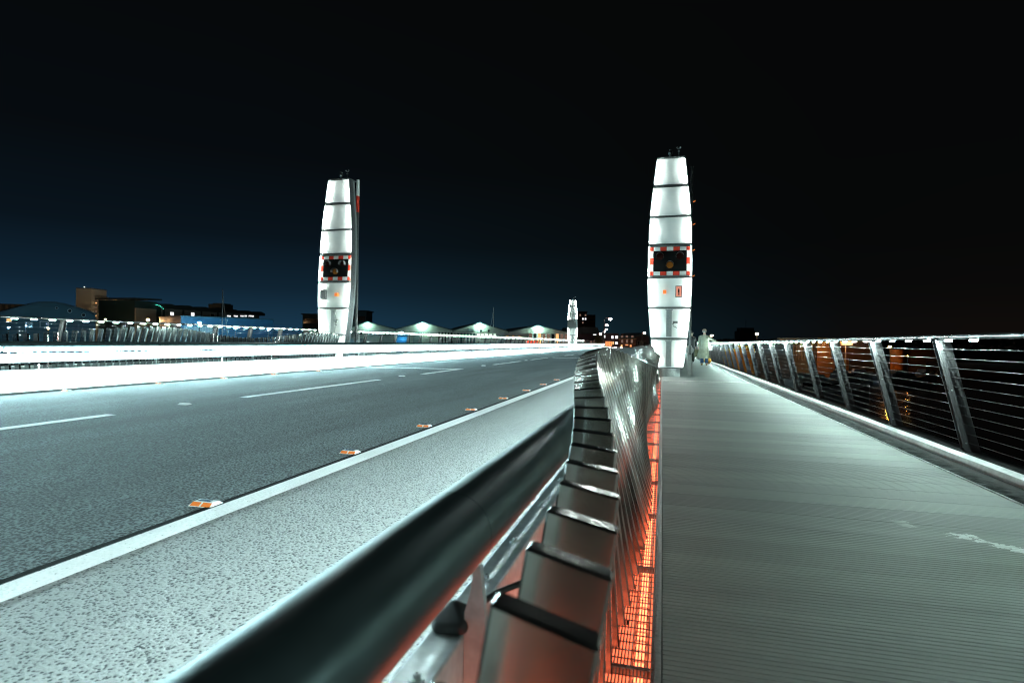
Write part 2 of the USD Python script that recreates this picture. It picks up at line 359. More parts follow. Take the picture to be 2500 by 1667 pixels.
part(wk, 'edge_trim', along_y([(2.332, -0.03), (2.352, -0.03), (2.352, 0.006), (2.332, 0.006)], Y0, Y1), 'trim_metal')
yy = -8.52
while yy < 60:
    part(wk, 'edge_plate', box(2.354, 2.619, yy + 0.004, yy + 1.876, -0.03, -0.004 + 0.003 * rng.random()), 'edge_steel'); yy += 1.88
part(wk, 'kerb_strip', along_y([(2.622, -0.03), (2.705, -0.03), (2.705, 0.075), (2.69, 0.078), (2.634, 0.058), (2.622, 0.02)], Y0, Y1), 'kerb_metal')
part(wk, 'base_beam', along_y([(2.708, -0.2), (3.06, -0.2), (3.06, 0.02), (2.708, 0.02)], Y0, Y1), 'black_rubber')
wl = Thing('walkway', None, None, (0, 0, 0), kind='structure')
part(wl, 'deck_sheet', box(-13.7, -11.25, Y0, Y1, 0.10, 0.30), 'plank_metal')
part(wl, 'kerb_strip', box(-13.95, -13.703, Y0, Y1, 0.10, 0.38), 'kerb_metal')

# ------------------------------------------------------------------ lit channel under the grating, along the foot of the fins
ch = Thing('lit_floor_channel', 'steel grating strip glowing orange red between the twisted fins and the walkway', 'floor light', (-0.11, 0, 0))
part(ch, 'trough', along_y([(-0.245, -0.21), (-0.004, -0.21), (-0.004, -0.03), (-0.018, -0.03), (-0.018, -0.13), (-0.228, -0.13), (-0.228, -0.005), (-0.245, -0.005)], 0.2, 19.0), 'channel_floor')
part(ch, 'edge_angle', along_y([(-0.014, -0.028), (0.008, -0.028), (0.008, 0.004), (-0.014, 0.004)], 0.2, 19.0), 'grating_steel')
for y in np.arange(0.3, 17.5, 1.74):
    part(ch, 'side_strip', hexa([(-0.252 - q, yy, z) for z in (0.315, 0.345) for yy in (y, y + 1.70) for q in (0.012, 0.0)]), 'orange_side')
PL = 0.87
for k in range(22):
    y = 0.17 + k * PL
    if y > 18.6: break
    fr = [box(-0.226, -0.216, y, y + PL - 0.006, -0.026, -0.002), box(-0.0245, -0.0155, y, y + PL - 0.006, -0.026, 0.0)]
    fr += [box(-0.214, -0.026, y + q, y + q + 0.006, -0.026, -0.001) for q in (0.0, PL - 0.014)]
    g = part(ch, 'grating_panel', join(fr), 'grating_steel')
    bars = [box(-0.2125 + i * 0.011, -0.2095 + i * 0.011, y + 0.008, y + PL - 0.016, -0.024, -0.0022) for i in range(17)]
    rods = [box(-0.2145, -0.0255, y + q, y + q + 0.004, -0.0125, -0.0095) for q in np.arange(0.06, PL - 0.03, 0.055)]
    part(g, 'bars', join(bars + rods), 'grating_steel', kind='stuff')
    mods = [box(-0.088, -0.048, y + q, y + q + 0.034, -0.105, -0.094) for q in np.arange(0.02, PL - 0.04, 0.073)]
    part(ch, 'led_strip', join(mods), 'led_orange', kind='stuff')
    part(ch, 'diffuser', box(-0.205, -0.03, y + 0.012, y + PL - 0.022, -0.1235, -0.1205), 'orange_diffuser')
    part(ch, 'led_tray', box(-0.10, -0.036, y + 0.01, y + PL - 0.02, -0.1195, -0.1065), 'galvanised')
    for q in (0.18, 0.52):
        part(ch, 'drain_slot', box(-0.19, -0.125, y + q, y + q + 0.03, -0.1195, -0.1125), 'black_rubber')

# ------------------------------------------------------------------ twisted fin barriers
PER = 6.4
def fin_corners(y, mir=False, dz=0.0):
    roll = math.radians(17 * math.cos(2 * PI * (y - 3.35) / PER))
    xr = -0.21 - 0.16 * math.cos(2 * PI * (y - 3.72) / PER)
    zc = 0.90 + 0.11 * math.cos(2 * PI * (y - 3.9) / PER)
    w = 0.108
    tl = np.array([xr - w * math.cos(roll), zc - w / 2 * math.sin(roll)]); tr = np.array([xr, zc + w / 2 * math.sin(roll)])
    br = -0.115 + 0.065 * math.cos(2 * PI * (y - 3.8) / PER)
    c = [(br - 0.105, 0.03), (br, 0.03), tuple(tl), tuple(tr)]
    return [((-11.2 - x) if mir else x, z + dz) for x, z in c]
def fin(y, mir=False, dz=0.0, t=0.032, ch=0.004):
    bl, br, tl, tr = [np.array(q) for q in fin_corners(y, mir, dz)]
    if mir: bl, br, tl, tr = br, bl, tr, tl
    def ring(a, b, inset, z_in):
        # octagonal section between a (left) and b (right) in the xz plane, thickness t along y
        d = (b - a) / np.linalg.norm(b - a); up = np.array([-d[1], d[0]])
        h = t / 2 - inset; c = ch
        A, B = a + d * inset - up * z_in, b - d * inset - up * z_in
        o = []
        for p, s in ((A + d * c, -h), (B - d * c, -h), (B, -h + c), (B, h - c), (B - d * c, h), (A + d * c, h), (A, h - c), (A, -h + c)):
            o.append((p[0], y + s, p[1]))
        return o
    R = [ring(bl, br, 0, 0), ring(tl, tr, 0, ch), ring(tl, tr, ch * 0.9, 0)]
    V = np.array(R).reshape(-1, 3); F = []
    for i in range(2):
        for j in range(8):
            k = (j + 1) % 8
            F += [[i * 8 + j, i * 8 + k, i * 8 + 8 + k], [i * 8 + j, i * 8 + 8 + k, i * 8 + 8 + j]]
    for j in range(1, 7): F += [[16, 16 + j, 17 + j], [0, j + 1, j]]
    m = trimesh.Trimesh(V, np.array(F), process=False)
    if m.volume < 0: m.invert()
    return vf(m)
fb = Thing('fin_barrier', 'wavy barrier of twisting stainless steel fins beside the near walkway', 'barrier', (-0.2, 0.3, 0))
for k in range(110):
    y = 0.53 + 0.16 * (k - 1)
    part(fb, 'fin', fin(y + 0.004 * (rng.random() - 0.5)), 'stainless')
part(fb, 'base_rail', box(-0.325, -0.248, 0.2, 18.2, 0.28, 0.31), 'galvanised')
fl = Thing('fin_barrier', 'wavy barrier of thin pale upright fins behind the far brightly lit guard rail', 'barrier', (-11.0, 5.0, 0.28))
for k in range(78):
    part(fl, 'fin', fin(5.33 + 0.16 * k, True, 0.28), 'polished_steel')
part(fl, 'base_rail', box(-11.2, -10.97, 5.0, 18.2, 0.32, 0.345), 'galvanised')

# ------------------------------------------------------------------ guard rails with their light strips
def guard(label, mir, dz, ya, yb):
    X = (lambda x: -11.2 - x) if mir else (lambda x: x)
    t = Thing('guard_rail', label, 'guard rail', (X(-0.36), ya, 0.28 + dz))
    R, cx, cz0 = (0.088, -0.345, 0.735) if mir else (0.070, -0.352, 0.714)
    prof = [(cx + R * math.cos(q), cz0 + R * math.sin(q)) for q in np.linspace(0, 2 * PI, 37)[:-1]]
    a0, a1 = (math.radians(188), math.radians(248)) if mir else (math.radians(168), math.radians(196))
    lens = [(cx + (R + 0.0008) * math.cos(q), cz0 + (R + 0.0008) * math.sin(q)) for q in np.linspace(a0, a1, 9)] + [(cx + (R + 0.012) * math.cos(q), cz0 + (R + 0.012) * math.sin(q)) for q in np.linspace(a1 - 0.06, a0 + 0.06, 9)]
    L = 3.12
    y = ya
    while y < yb - 0.1:
        e = min(y + L, yb)
        part(t, 'beam', along_y([(X(a), b + dz) for a, b in prof], y + 0.001, e - 0.001), 'guard_metal', smooth=60)
        part(t, 'lower_rail', along_y([(X(a), b + dz) for a, b in (((-0.398, 0.45), (-0.332, 0.45), (-0.328, 0.455), (-0.328, 0.607), (-0.331, 0.61), (-0.388, 0.61), (-0.392, 0.607)) if mir else ((-0.420, 0.42), (-0.332, 0.42), (-0.328, 0.425), (-0.328, 0.537), (-0.331, 0.54), (-0.388, 0.54), (-0.392, 0.537)))], y + 0.002, e - 0.002), 'galvanised')
        part(t, 'light_strip', along_y([(X(a), b + dz) for a, b in lens], y + 0.03, e - 0.03), 'led_far_guard' if mir else 'led_white', smooth=40)
        if not mir:
            hs = [(cx + (R + 0.0008) * math.cos(q), cz0 + (R + 0.0008) * math.sin(q)) for q in np.linspace(a1 + 0.005, a1 + 0.22, 5)] + [(cx + (R + 0.017) * math.cos(q), cz0 + (R + 0.017) * math.sin(q)) for q in np.linspace(a1 + 0.22, a1 + 0.005, 5)]
            part(t, 'light_housing', along_y(hs, y + 0.03, e - 0.03), 'dark_steel')
        y = e
    y = ya + 0.0
    while y < yb:
        pl = [(X(a), b) for a, b in ((-0.327, 0.285), (-0.268, 0.285), (-0.280, 0.45 + dz), (-0.292, 0.60 + dz), (-0.300, 0.663 + dz), (-0.312, 0.655 + dz), (-0.316, 0.62 + dz), (-0.327, 0.58 + dz))]
        part(t, 'post', along_y(pl, y - 0.008, y + 0.008), 'galvanised')
        part(t, 'foot_plate', box(min(X(-0.34), X(-0.252)), max(X(-0.34), X(-0.252)), y - 0.06, y + 0.06, 0.282 + max(dz, 0) * 1.2, 0.292 + max(dz, 0) * 1.2), 'galvanised')
        y += L
    return t
GY = 0.95
g1 = guard('long grey guard rail running close beside the near fins, its back towards the viewer', False, 0.0, GY - 9.36, 80)
g2 = guard('white lit guard rail along the far edge of the road', True, 0.13, GY - 3.12, 110)
# fittings on the near lower rail: washers, bolts and the black end cap at the joint
for x, y in ((-0.352, 0.80), (-0.371, 0.69), (-0.343, 0.66), (-0.371, 0.58), (-0.343, 0.52), (-0.36, 0.45), (-0.36, 1.18), (-0.36, 1.42), (-0.36, 1.75), (-0.36, 2.1)):
    w = part(g1, 'washer', disc((x, y, 0.542), (0, 0, 1), 0.013, 0.004, 24), 'galvanised', smooth=40)
    part(w, 'bolt_head', disc((x, y, 0.547), (0, 0, 1), 0.0055, 0.007, 6), 'galvanised')
    part(w, 'bolt_socket', disc((x, y, 0.5508), (0, 0, 1), 0.0025, 0.001, 10), 'black_rubber')
cap = (m3.Manifold.batch_hull([m3.Manifold.sphere(0.016, 16).translate(p) for p in ((-0.372, 0.945, 0.552), (-0.335, 0.945, 0.556), (-0.335, 0.985, 0.556), (-0.372, 0.985, 0.552), (-0.353, 0.965, 0.572))]))
part(g1, 'joint_cap', cap, 'black_rubber', smooth=50)
part(g1, 'cable_stay', tube([(-0.34, 0.965, 0.562), (-0.29, 1.01, 0.59), (-0.24, 1.06, 0.60)], 0.006, 8), 'black_rubber', smooth=True)

# ------------------------------------------------------------------ walkway railings
def railing(label, mir, dz, y_first, ya, yb, near):
    X = (lambda x: -11.2 - x) if mir else (lambda x: x)
    t = Thing('walkway_railing', label, 'railing', (X(2.95), ya, dz))
    SP = 1.88 if not mir else 1.62
    part(t, 'handrail', tube([(X(2.69), y, 1.149 + dz) for y in np.linspace(ya, yb, 30)], 0.026, 14), 'rail_steel', smooth=True)
    def lean(z): return 2.915 - 0.265 * (z - 0.03) / 1.08
    y = y_first
    while y > ya + SP: y -= SP
    first = y
    while y < yb:
        pl = []
        for o in (-0.03, 0.03):
            c = [(X(lean(z) + w), y + o + q, z + dz) for z in (0.0, 1.118) for q in (-0.006, 0.006) for w in ((0, 0.135) if not mir else (0.135, 0))]
            pl.append(hexa(c))
        ps = part(t, 'post', join(pl), 'post_steel')
        if abs(y - 9) < 8 and not mir:
            for z in (0.10, 0.62, 1.04): part(ps, 'pin', disc((X(lean(z) + 0.03), y - 0.038, z), (0, 1, 0), 0.008, 0.006, 10), 'galvanised')
            for z in (0.06, 0.60, 1.05): part(ps, 'spacer', box(lean(z) + 0.015, lean(z) + 0.04, y - 0.0235, y + 0.0235, z - 0.012, z + 0.012), 'galvanised')
        y += SP
    for i in range(11):
        z = 0.105 + i * 0.0925
        xs = X(lean(z) + 0.055)
        part(t, 'cable', tube([(xs, y, z + dz) for y in np.linspace(ya, yb, 12)], 0.003, 6), 'cable_steel', smooth=True)
    n, y = 0, (6.02 if not mir else first + 0.12)
    step = 0.47 if not mir else 0.405
    spots = (list(np.arange(-8.6, 0.4, 0.47)) + [1.24, 2.18, 3.12, 4.06, 5.0] if not mir else []) + list(np.arange(y, 105, step))
    for y in spots[:290]:
        hs = part(t, 'led_light', join([hexa([(X(2.69 + a * 0.0071 + b * 0.0028), y + q + c * 0.012, 1.113 + dz - a * 0.0071 + b * 0.0028) for b in ((1, -1) if not mir else (-1, 1)) for c in (-1, 1) for a in (-0.42, 0.42)]) for q in (-0.05, 0.0, 0.05)]), 'led_rail')
        part(hs, 'housing', join([box(min(X(2.6955), X(2.701)), max(X(2.6955), X(2.701)), y - 0.075, y + 0.075, 1.104 + dz, 1.122 + dz), box(min(X(2.682), X(2.6953)), max(X(2.682), X(2.6953)), y - 0.075, y + 0.075, 1.1195 + dz, 1.1225 + dz)]), 'dark_steel')
    return t
railing('stainless cable railing with slanted twin plate posts along the outer edge of the near walkway', False, 0.0, 6.70, -9.0, 112.0, True)
railing('lit handrail with cables along the outer edge of the far walkway beyond the road', True, 0.31, 10.58, 2.0, 112.0, False)

# ------------------------------------------------------------------ road studs
def stud(name, label, x, y, z, two, group):
    t = Thing(name, label, 'road stud', (x, y, z), group)
    w, d, h = 0.070, 0.050, 0.020
    base = hexa([(x + a * (w - (0.012 if zz else 0)), y + b * (d - (0.028 if zz else 0)), z + (h if zz else 0.0005)) for zz in (0, 1) for b in (-1, 1) for a in (-1, 1)])
    part(t, 'body', base, 'white_reflector')
    # sloping reflectors on the face towards the viewer
    def on(a0, a1, f0, f1, m):
        q = []
        for f in (f0, f1):
            yy, zz = y - d + 0.028 * f, z + h * f
            q += [(x + a0, yy - 0.0015, zz + 0.001), (x + a1, yy - 0.0015, zz + 0.001)]
        v = np.array(q + [(a, b + 0.0012, c - 0.0008) for a, b, c in q])
        c = [v[0], v[1], v[4], v[5], v[2], v[3], v[6], v[7]]
        part(t, 'reflector' if m != 'stud_blue' else 'panel', hexa(c), m)
    if two:
        on(-0.060, -0.006, 0.12, 0.9, 'stud_orange'); on(0.006, 0.060, 0.12, 0.9, 'stud_orange')
        part(t, 'panel', box(x - 0.045, x + 0.03, y - 0.012, y + 0.015, z + h, z + h + 0.0015), 'stud_blue')
    else:
        on(-0.06, 0.06, 0.12, 0.9, 'white_reflector')
    return t
ordn = ['nearest', 'second', 'third', 'fourth', 'fifth', 'sixth', 'seventh', 'eighth', 'ninth', 'tenth']
for i, (x, y) in enumerate(((-2.31, 2.51), (-2.33, 3.98), (-2.345, 5.44), (-2.35, 6.94), (-2.36, 8.50), (-2.36, 10.05), (-2.37, 11.6), (-2.37, 13.15))):
    stud('road_stud', f'{ordn[i]} of the orange road studs beside the near white edge line', x, y, RD + 0.001, True, 'orange studs along the near edge line')
for i, (x, y) in enumerate(((-5.93, 6.06), (-6.02, 12.59), (-6.10, 19.3), (-6.12, 25.9))):
    stud('road_stud', f'{ordn[i]} of the white road studs between the centre line dashes', x, y, cz(x), False, 'white studs on the centre line')
for i, (x, y) in enumerate(((-9.19, 7.05), (-9.19, 8.8), (-9.19, 10.44), (-9.19, 12.1), (-9.19, 14.0))):
    stud('road_stud', f'{ordn[i]} of the small red and white studs beside the far edge line', x, y, RD + 0.001, True, 'studs along the far edge line')

# ------------------------------------------------------------------ sail towers
HZ = [(0.28, 0.447), (0.75, 0.52), (1.25, 0.578), (1.75, 0.625), (2.23, 0.662), (2.7, 0.69), (3.2, 0.70), (3.75, 0.697), (4.26, 0.682), (4.7, 0.665), (5.16, 0.640), (5.7, 0.595), (6.16, 0.538), (6.6, 0.49), (7.0, 0.44)]
def hw(z): return float(np.interp(z, [a for a, _ in HZ], [b for _, b in HZ]))
PANELS = [(0.30, 1.17), (1.25, 2.17), (2.235, 3.15), None, (4.27, 5.10), (5.17, 6.07), (6.17, 6.985)]
def tower(label, loc, lean=0.0, face=1, signal=True, arm=0, fine=True):
    """face 1: front towards -y; -1: turned round"""
    t = Thing('sail_tower', label, 'tower', loc, 'white sail towers of the bridge')
    def W(m):
        v, f = vf(m); v = v.copy()
        v[:, 0] += lean * v[:, 2] / 7.0
        if face < 0: v[:, 0] *= -1; v[:, 1] *= -1
        return v + np.array(loc), f
    P = lambda n, m, ma, **k: part(t, n, W(m), ma, **k)
    P('base_drum', tube([(0, 0.12, -0.25), (0, 0.12, 0.02), (0, 0.12, 0.2), (0, 0.12, 0.262)], [0.36, 0.36, 0.35, 0.35], 32), 'galvanised', smooth=40)
    P('base_plate', box(-0.46, 0.46, -0.14, 0.42, 0.265, 0.297), 'tower_frame')
    zs = [(0.30, 1.17), (1.25, 2.17), (2.235, 3.15), (3.205, 4.20), (4.27, 5.10), (5.17, 6.07), (6.17, 6.985)]
    for i, (a, b) in enumerate(zs):
        grid = []
        nz, nx = 6, 12
        for zz in np.linspace(a, b, nz + 1):
            for q in np.linspace(-1, 1, nx + 1):
                grid.append((q * (hw(zz) - 0.03), 0.0 - 0.03 * (1 - q * q), zz))
        G = np.array(grid); B = G + np.array([0, 0.012, 0]); n = len(G); F = []
        idx = lambda r, c: r * (nx + 1) + c
        for r in range(nz):
            for c in range(nx):
                F += [[idx(r, c), idx(r, c + 1), idx(r + 1, c + 1)], [idx(r, c), idx(r + 1, c + 1), idx(r + 1, c)]]
                F += [[n + idx(r, c), n + idx(r + 1, c + 1), n + idx(r, c + 1)], [n + idx(r, c), n + idx(r + 1, c), n + idx(r + 1, c + 1)]]
        dark = (i == 3)
        P('front_panel', (np.vstack([G, B]), np.array(F)), 'tower_grey' if dark else 'tower_sheet', smooth=40)
        if not dark or signal:
            for s in (-1, 1):
                q = [(s * (hw(zz) - 0.0245 - (0.005 if k else 0)), y, zz) for zz in (a + 0.03, b - 0.03) for y in (-0.066, -0.048) for k in ((0, 1) if s > 0 else (1, 0))]
                q = [(s * (hw(zz) - 0.0245 - 0.005 * k), y, zz) for zz in (a + 0.03, b - 0.03) for y in (-0.066, -0.048) for k in ((1, 0) if s > 0 else (0, 1))]
                P('light_strip', hexa(q), 'led_tower')
    edges = [0.285] + [(zs[i][1] + zs[i + 1][0]) / 2 for i in range(6)] + [6.999]
    for i, zz in enumerate(edges):
        h = 0.010 if i in (0, 7) else 0.022
        ww = hw(zz) - 0.026
        P('cross_band', join([box(-ww, ww, -0.055, 0.10, zz - h, zz + h)]), 'tower_frame')
    for s in (-1, 1):
        seg = []
        zz = np.linspace(0.30, 7.0, 24)
        for a, b in zip(zz[:-1], zz[1:]):
            c = [(s * (hw(z) - q), y, z) for z in (a, b) for y in (-0.10, 0.16) for q in ((0.024, 0.0) if s > 0 else (0.0, 0.024))]
            seg.append(hexa(c))
        P('side_frame', join(seg), 'tower_frame', smooth=30)
    # curved structural blade behind the cladding
    poly = [(hw(z) * 0.94, z) for z in np.linspace(0.3, 7.0, 20)] + [(-hw(z) * 0.94, z) for z in np.linspace(7.0, 0.3, 20)]
    P('rear_blade', prism(poly, lambda p, q: (p[0], q, p[1]), 0.20, 0.34), 'tower_blade')
    for z in (1.2, 2.2, 4.23, 5.13, 6.12):
        P('spacer', box(-hw(z) * 0.7, hw(z) * 0.7, 0.102, 0.199, z - 0.03, z + 0.03), 'tower_frame')
    # mast gear on top
    P('top_plate', box(-0.43, 0.43, -0.08, 0.44, 7.012, 7.04), 'tower_frame')
    P('lamp_stem', tube([(-0.02, 0.1, 7.04), (-0.02, 0.1, 7.14)], 0.025, 10), 'tower_frame')
    P('top_lamp', ball((-0.02, 0.1, 7.21), (0.075, 0.075, 0.085), 2), 'rail_steel', smooth=True)
    P('top_lamp_cap', disc((-0.02, 0.1, 7.30), (0, 0, 1), 0.05, 0.03, 14), 'tower_frame')
    P('wind_gauge_pole', tube([(0.24, 0.1, 7.04), (0.24, 0.1, 7.32)], 0.012, 8), 'tower_frame')
    P('wind_gauge_arm', box(0.19, 0.29, 0.085, 0.115, 7.32, 7.34), 'tower_grey')
    for q in (0.19, 0.29): P('wind_gauge_cup', ball((q, 0.1, 7.365), 0.028, 1), 'tower_grey')
    P('wind_gauge_box', box(0.21, 0.27, 0.08, 0.12, 7.23, 7.26), 'tower_grey')
    if signal:
        sb = P('signal_panel', box(-0.64, 0.64, -0.042, -0.032, 3.225, 4.175), 'tower_frame')
        P2 = lambda n, m, ma, **k: part(sb, n, W(m), ma, **k)
        P2('black_board', box(-0.515, 0.515, -0.056, -0.043, 3.37, 4.03), 'signal_board')
        nx_, nz_ = 7, 5
        cw, chh = 1.24 / nx_, 0.91 / nz_
        xs = np.array([0, 0.115] + [0.115 + 1.01 / 5 * k for k in range(1, 6)] + [1.24]) - 0.62
        zq = np.array([0, 0.125] + [0.125 + 0.66 / 3 * k for k in range(1, 4)] + [0.91]) + 3.245
        for ix in range(7):
            for iz in range(5):
                if 0 < ix < 6 and 0 < iz < 4: continue
                red = (ix + iz) % 2 == 0
                P2('border_square', box(xs[ix] + 0.001, xs[ix + 1] - 0.001, -0.049, -0.0425, zq[iz] + 0.001, zq[iz + 1] - 0.001), 'red_reflector' if red else 'white_reflector')
        for x, z, ma in ((-0.31, 3.85, 'lens_dark'), (0.31, 3.85, 'lens_dark'), (0.0, 3.57, 'lens_amber')):
            P2('lamp_lens', disc((x, -0.063, z), (0, 1, 0), 0.105, 0.012, 24), ma)
            hood = []
            for k in range(14):
                a0, a1 = -0.3 + k * (PI + 0.6) / 14, -0.3 + (k + 1) * (PI + 0.6) / 14
                hood.append(hexa([(x + r * math.cos(a), y, z + r * math.sin(a)) for r in (0.118, 0.125) for y in (-0.21 if r else 0, -0.057) for a in (a1, a0)]))
            P2('lamp_hood', join(hood), 'black_rubber')
        # walker signal, beacon, conduit and camera on the lower panels
        pxs = 0.28 if fine else -0.42
        bx = P('walker_signal', box(pxs - 0.10, pxs + 0.10, -0.20, -0.045, 2.53, 2.89), 'tower_frame')
        part(bx, 'signal_face', W(box(pxs - 0.078, pxs + 0.078, -0.206, -0.2005, 2.55, 2.87)), 'lens_red' if fine else 'tower_grey')
        if fine:
            man = join([ball((pxs, -0.21, 2.785), (0.018, 0.004, 0.02), 1), hexa([(pxs + a * (0.028 if zz else 0.018), y, 2.765 - 0.0 if zz else 2.67) for zz in (0, 1) for y in (-0.212, -0.2075) for a in (-1, 1)]),
                        box(pxs - 0.02, pxs - 0.003, -0.212, -0.2075, 2.59, 2.669), box(pxs + 0.003, pxs + 0.02, -0.212, -0.2075, 2.59, 2.669)])
            part(bx, 'standing_figure', W(man), 'signal_board')
        P('beacon', join([box(-0.20, -0.10, -0.10, -0.045, 2.65, 2.77), disc((-0.15, -0.13, 2.71), (0, 1, 0), 0.05, 0.07, 16)]) if fine else box(0.05, 0.17, -0.14, -0.045, 2.65, 2.77), 'beacon_orange')
    for a, b in ((0.32, 1.12), (1.28, 2.12)):
        P('conduit', join([box(-0.09, 0.08, -0.085, -0.034, a, b), box(-0.115, 0.105, -0.09, -0.034, b, b + 0.03)]), 'tower_grey')
    P('camera_bracket', join([box(0.10, 0.14, -0.16, -0.036, 1.66, 1.70), box(0.11, 0.26, -0.22, -0.15, 1.70, 1.77), tube([(0.12, -0.15, 1.62), (0.24, -0.2, 1.56)], 0.012, 6)]), 'tower_frame')
    return t, W
T1, W1 = tower('tall white panelled sail tower with red and white signal panel standing on the near walkway', (0.19, 19.1, 0.25 - 0.25), 0.0)
T2, W2 = tower('tall white panelled sail tower with signal panel across the road behind the lit guard rail', (-11.98, 19.1, 0.02), 0.22, fine=False)
T3, W3 = tower('distant white sail tower with a grey middle band at the far end of the bridge', (-11.95, 78.0, -0.1), 0.0, signal=False)
# raised barrier arms beside the two near towers
def barrier_arm(label, x, y, z0, lights, banded):
    t = Thing('barrier_arm', label, 'barrier arm', (x, y, z0))
    n = 10
    for k in range(n):
        a, b = z0 + 0.8 + k * 0.62, z0 + 0.8 + (k + 1) * 0.62 - 0.004
        part(t, 'arm_section', box(x - 0.035, x + 0.035, y - 0.05, y + 0.05, a, b), ('white_reflector' if k % 2 else 'red_reflector') if k >= 10 - banded else 'tower_frame')
    part(t, 'pivot_post', join([box(x - 0.06, x + 0.06, y + 0.052, y + 0.16, z0, z0 + 1.1), disc((x, y, z0 + 0.95), (0, 1, 0), 0.12, 0.09, 20)]), 'tower_grey')
    for z in lights:
        part(t, 'amber_lamp', hexa([(x + 0.04 + s, y + q, z + h + s * 0.5) for h in (0, 0.03) for q in (-0.04, -0.01) for s in (0, 0.075)]), 'beacon_orange')
    return t
barrier_arm('raised red and white barrier arm at the tower across the road', -11.30, 19.62, 0.15, (), 2)
barrier_arm('raised barrier arm with small amber lamps behind the near walkway tower', 0.87, 19.75, -0.1, (3.25, 4.1, 4.95, 5.7), 0)

# ------------------------------------------------------------------ people on the walkway
def hull(a, ra, b, rb): return m3.Manifold.hull(m3.Manifold.sphere(ra, 16).translate(tuple(map(float, a))) + m3.Manifold.sphere(rb, 16).translate(tuple(map(float, b))))
def chain(pts): return [hull(p, r, q, s) for (p, r), (q, s) in zip(pts[:-1], pts[1:])]
def smooth_solid(parts, length=0.028, it=6):
    m = m3.Manifold.batch_boolean(parts, m3.OpType.Add).refine_to_length(length)
    v, f = vf(m); t = trimesh.Trimesh(v, f)
    trimesh.smoothing.filter_taubin(t, iterations=it)
    return t
def hand(wrist, d, n):
    """palm and five curled fingers: d along the hand, n towards the palm side"""
    w, d, n = np.array(wrist, float), np.array(d, float) / np.linalg.norm(d), np.array(n, float) / np.linalg.norm(n)
    s = np.cross(d, n); out = [hull(w, 0.026, w + d * 0.07 + s * 0.022, 0.018), hull(w, 0.026, w + d * 0.07 - s * 0.022, 0.018)]
    for k, L in enumerate((0.066, 0.074, 0.070, 0.054)):
        a = w + d * 0.08 + s * (0.030 - 0.02 * k); b = a + d * L * 0.5 + n * 0.012; c = b + d * L * 0.3 + n * L * 0.4
        out += [hull(a, 0.009, b, 0.0085), hull(b, 0.0085, c, 0.0075)]
    a = w + d * 0.025 + s * 0.03; out += [hull(a, 0.012, a + d * 0.035 + s * 0.022 + n * 0.015, 0.010), hull(a + d * 0.035 + s * 0.022 + n * 0.015, 0.010, a + d * 0.06 + s * 0.02 + n * 0.03, 0.008)]
    return out
def head(c, r, f):
    """skull, face with nose, brow, lips and ears; f = way the face looks"""
    c, f = np.array(c, float), np.array(f, float) / np.linalg.norm(f); s = np.cross(f, [0, 0, 1.0]); z = np.array([0, 0, 1.0])
    o = [hull(c + z * 0.03 - f * 0.015, r * 0.93, c - z * 0.05 + f * 0.025, r * 0.66), hull(c + z * 0.015 + f * 0.09, 0.010, c - z * 0.02 + f * 0.112, 0.014),
         hull(c + z * 0.035 + f * 0.083 - s * 0.04, 0.012, c + z * 0.035 + f * 0.083 + s * 0.04, 0.012), hull(c - z * 0.052 + f * 0.088 - s * 0.018, 0.009, c - z * 0.052 + f * 0.088 + s * 0.018, 0.009)]
    for k in (-1, 1): o.append(hull(c + s * k * 0.083 + z * 0.015, 0.012, c + s * k * 0.083 - z * 0.022, 0.009))
    return o
def loft(rings, n=28):
    """closed skirt of elliptic rings (cx, cy, z, rx, ry)"""
    V, F = [], []
    g = np.arange(n) * 2 * PI / n
    for i, (cx, cy, z, rx, ry) in enumerate(rings):
        fold = 1 + (0.035 * np.sin(g * 7 + i * 0.4) * max(0, (len(rings) - 1 - i) / len(rings) if rings[0][2] < rings[-1][2] else i / len(rings)))
        V += [(cx + rx * math.cos(a) * k, cy + ry * math.sin(a) * k, z) for a, k in zip(g, fold)]
    for i in range(len(rings) - 1):
        for j in range(n):
            k = (j + 1) % n
            F += [[i * n + j, i * n + k, (i + 1) * n + k], [i * n + j, (i + 1) * n + k, (i + 1) * n + j]]
    for b, fl_ in ((0, 1), ((len(rings) - 1) * n, -1)):
        for j in range(1, n - 1): F.append([b, b + j + 1, b + j] if fl_ > 0 else [b, b + j, b + j + 1])
    m = trimesh.Trimesh(np.array(V), np.array(F), process=False)
    if m.volume < 0: m.invert()
    return vf(m)
plain('skin', (0.55, 0.36, 0.29), 0.55, grain=0.05)
plain('coat_pale', (0.36, 0.38, 0.30), 0.85, scale=8, grain=0.15)
plain('denim', (0.025, 0.07, 0.17), 0.85, scale=60)
plain('shoe_tan', (0.42, 0.26, 0.12), 0.6)
plain('bag_cloth', (0.20, 0.19, 0.11), 0.8)
plain('jacket_dark', (0.008, 0.011, 0.015), 0.7)
plain('trouser_green', (0.05, 0.06, 0.05), 0.8)
plain('hair_grey', (0.42, 0.40, 0.38), 0.8)
plain('shoe_dark', (0.012, 0.012, 0.012), 0.5)
plain('bag_yellow', (0.75, 0.36, 0.05), 0.6)

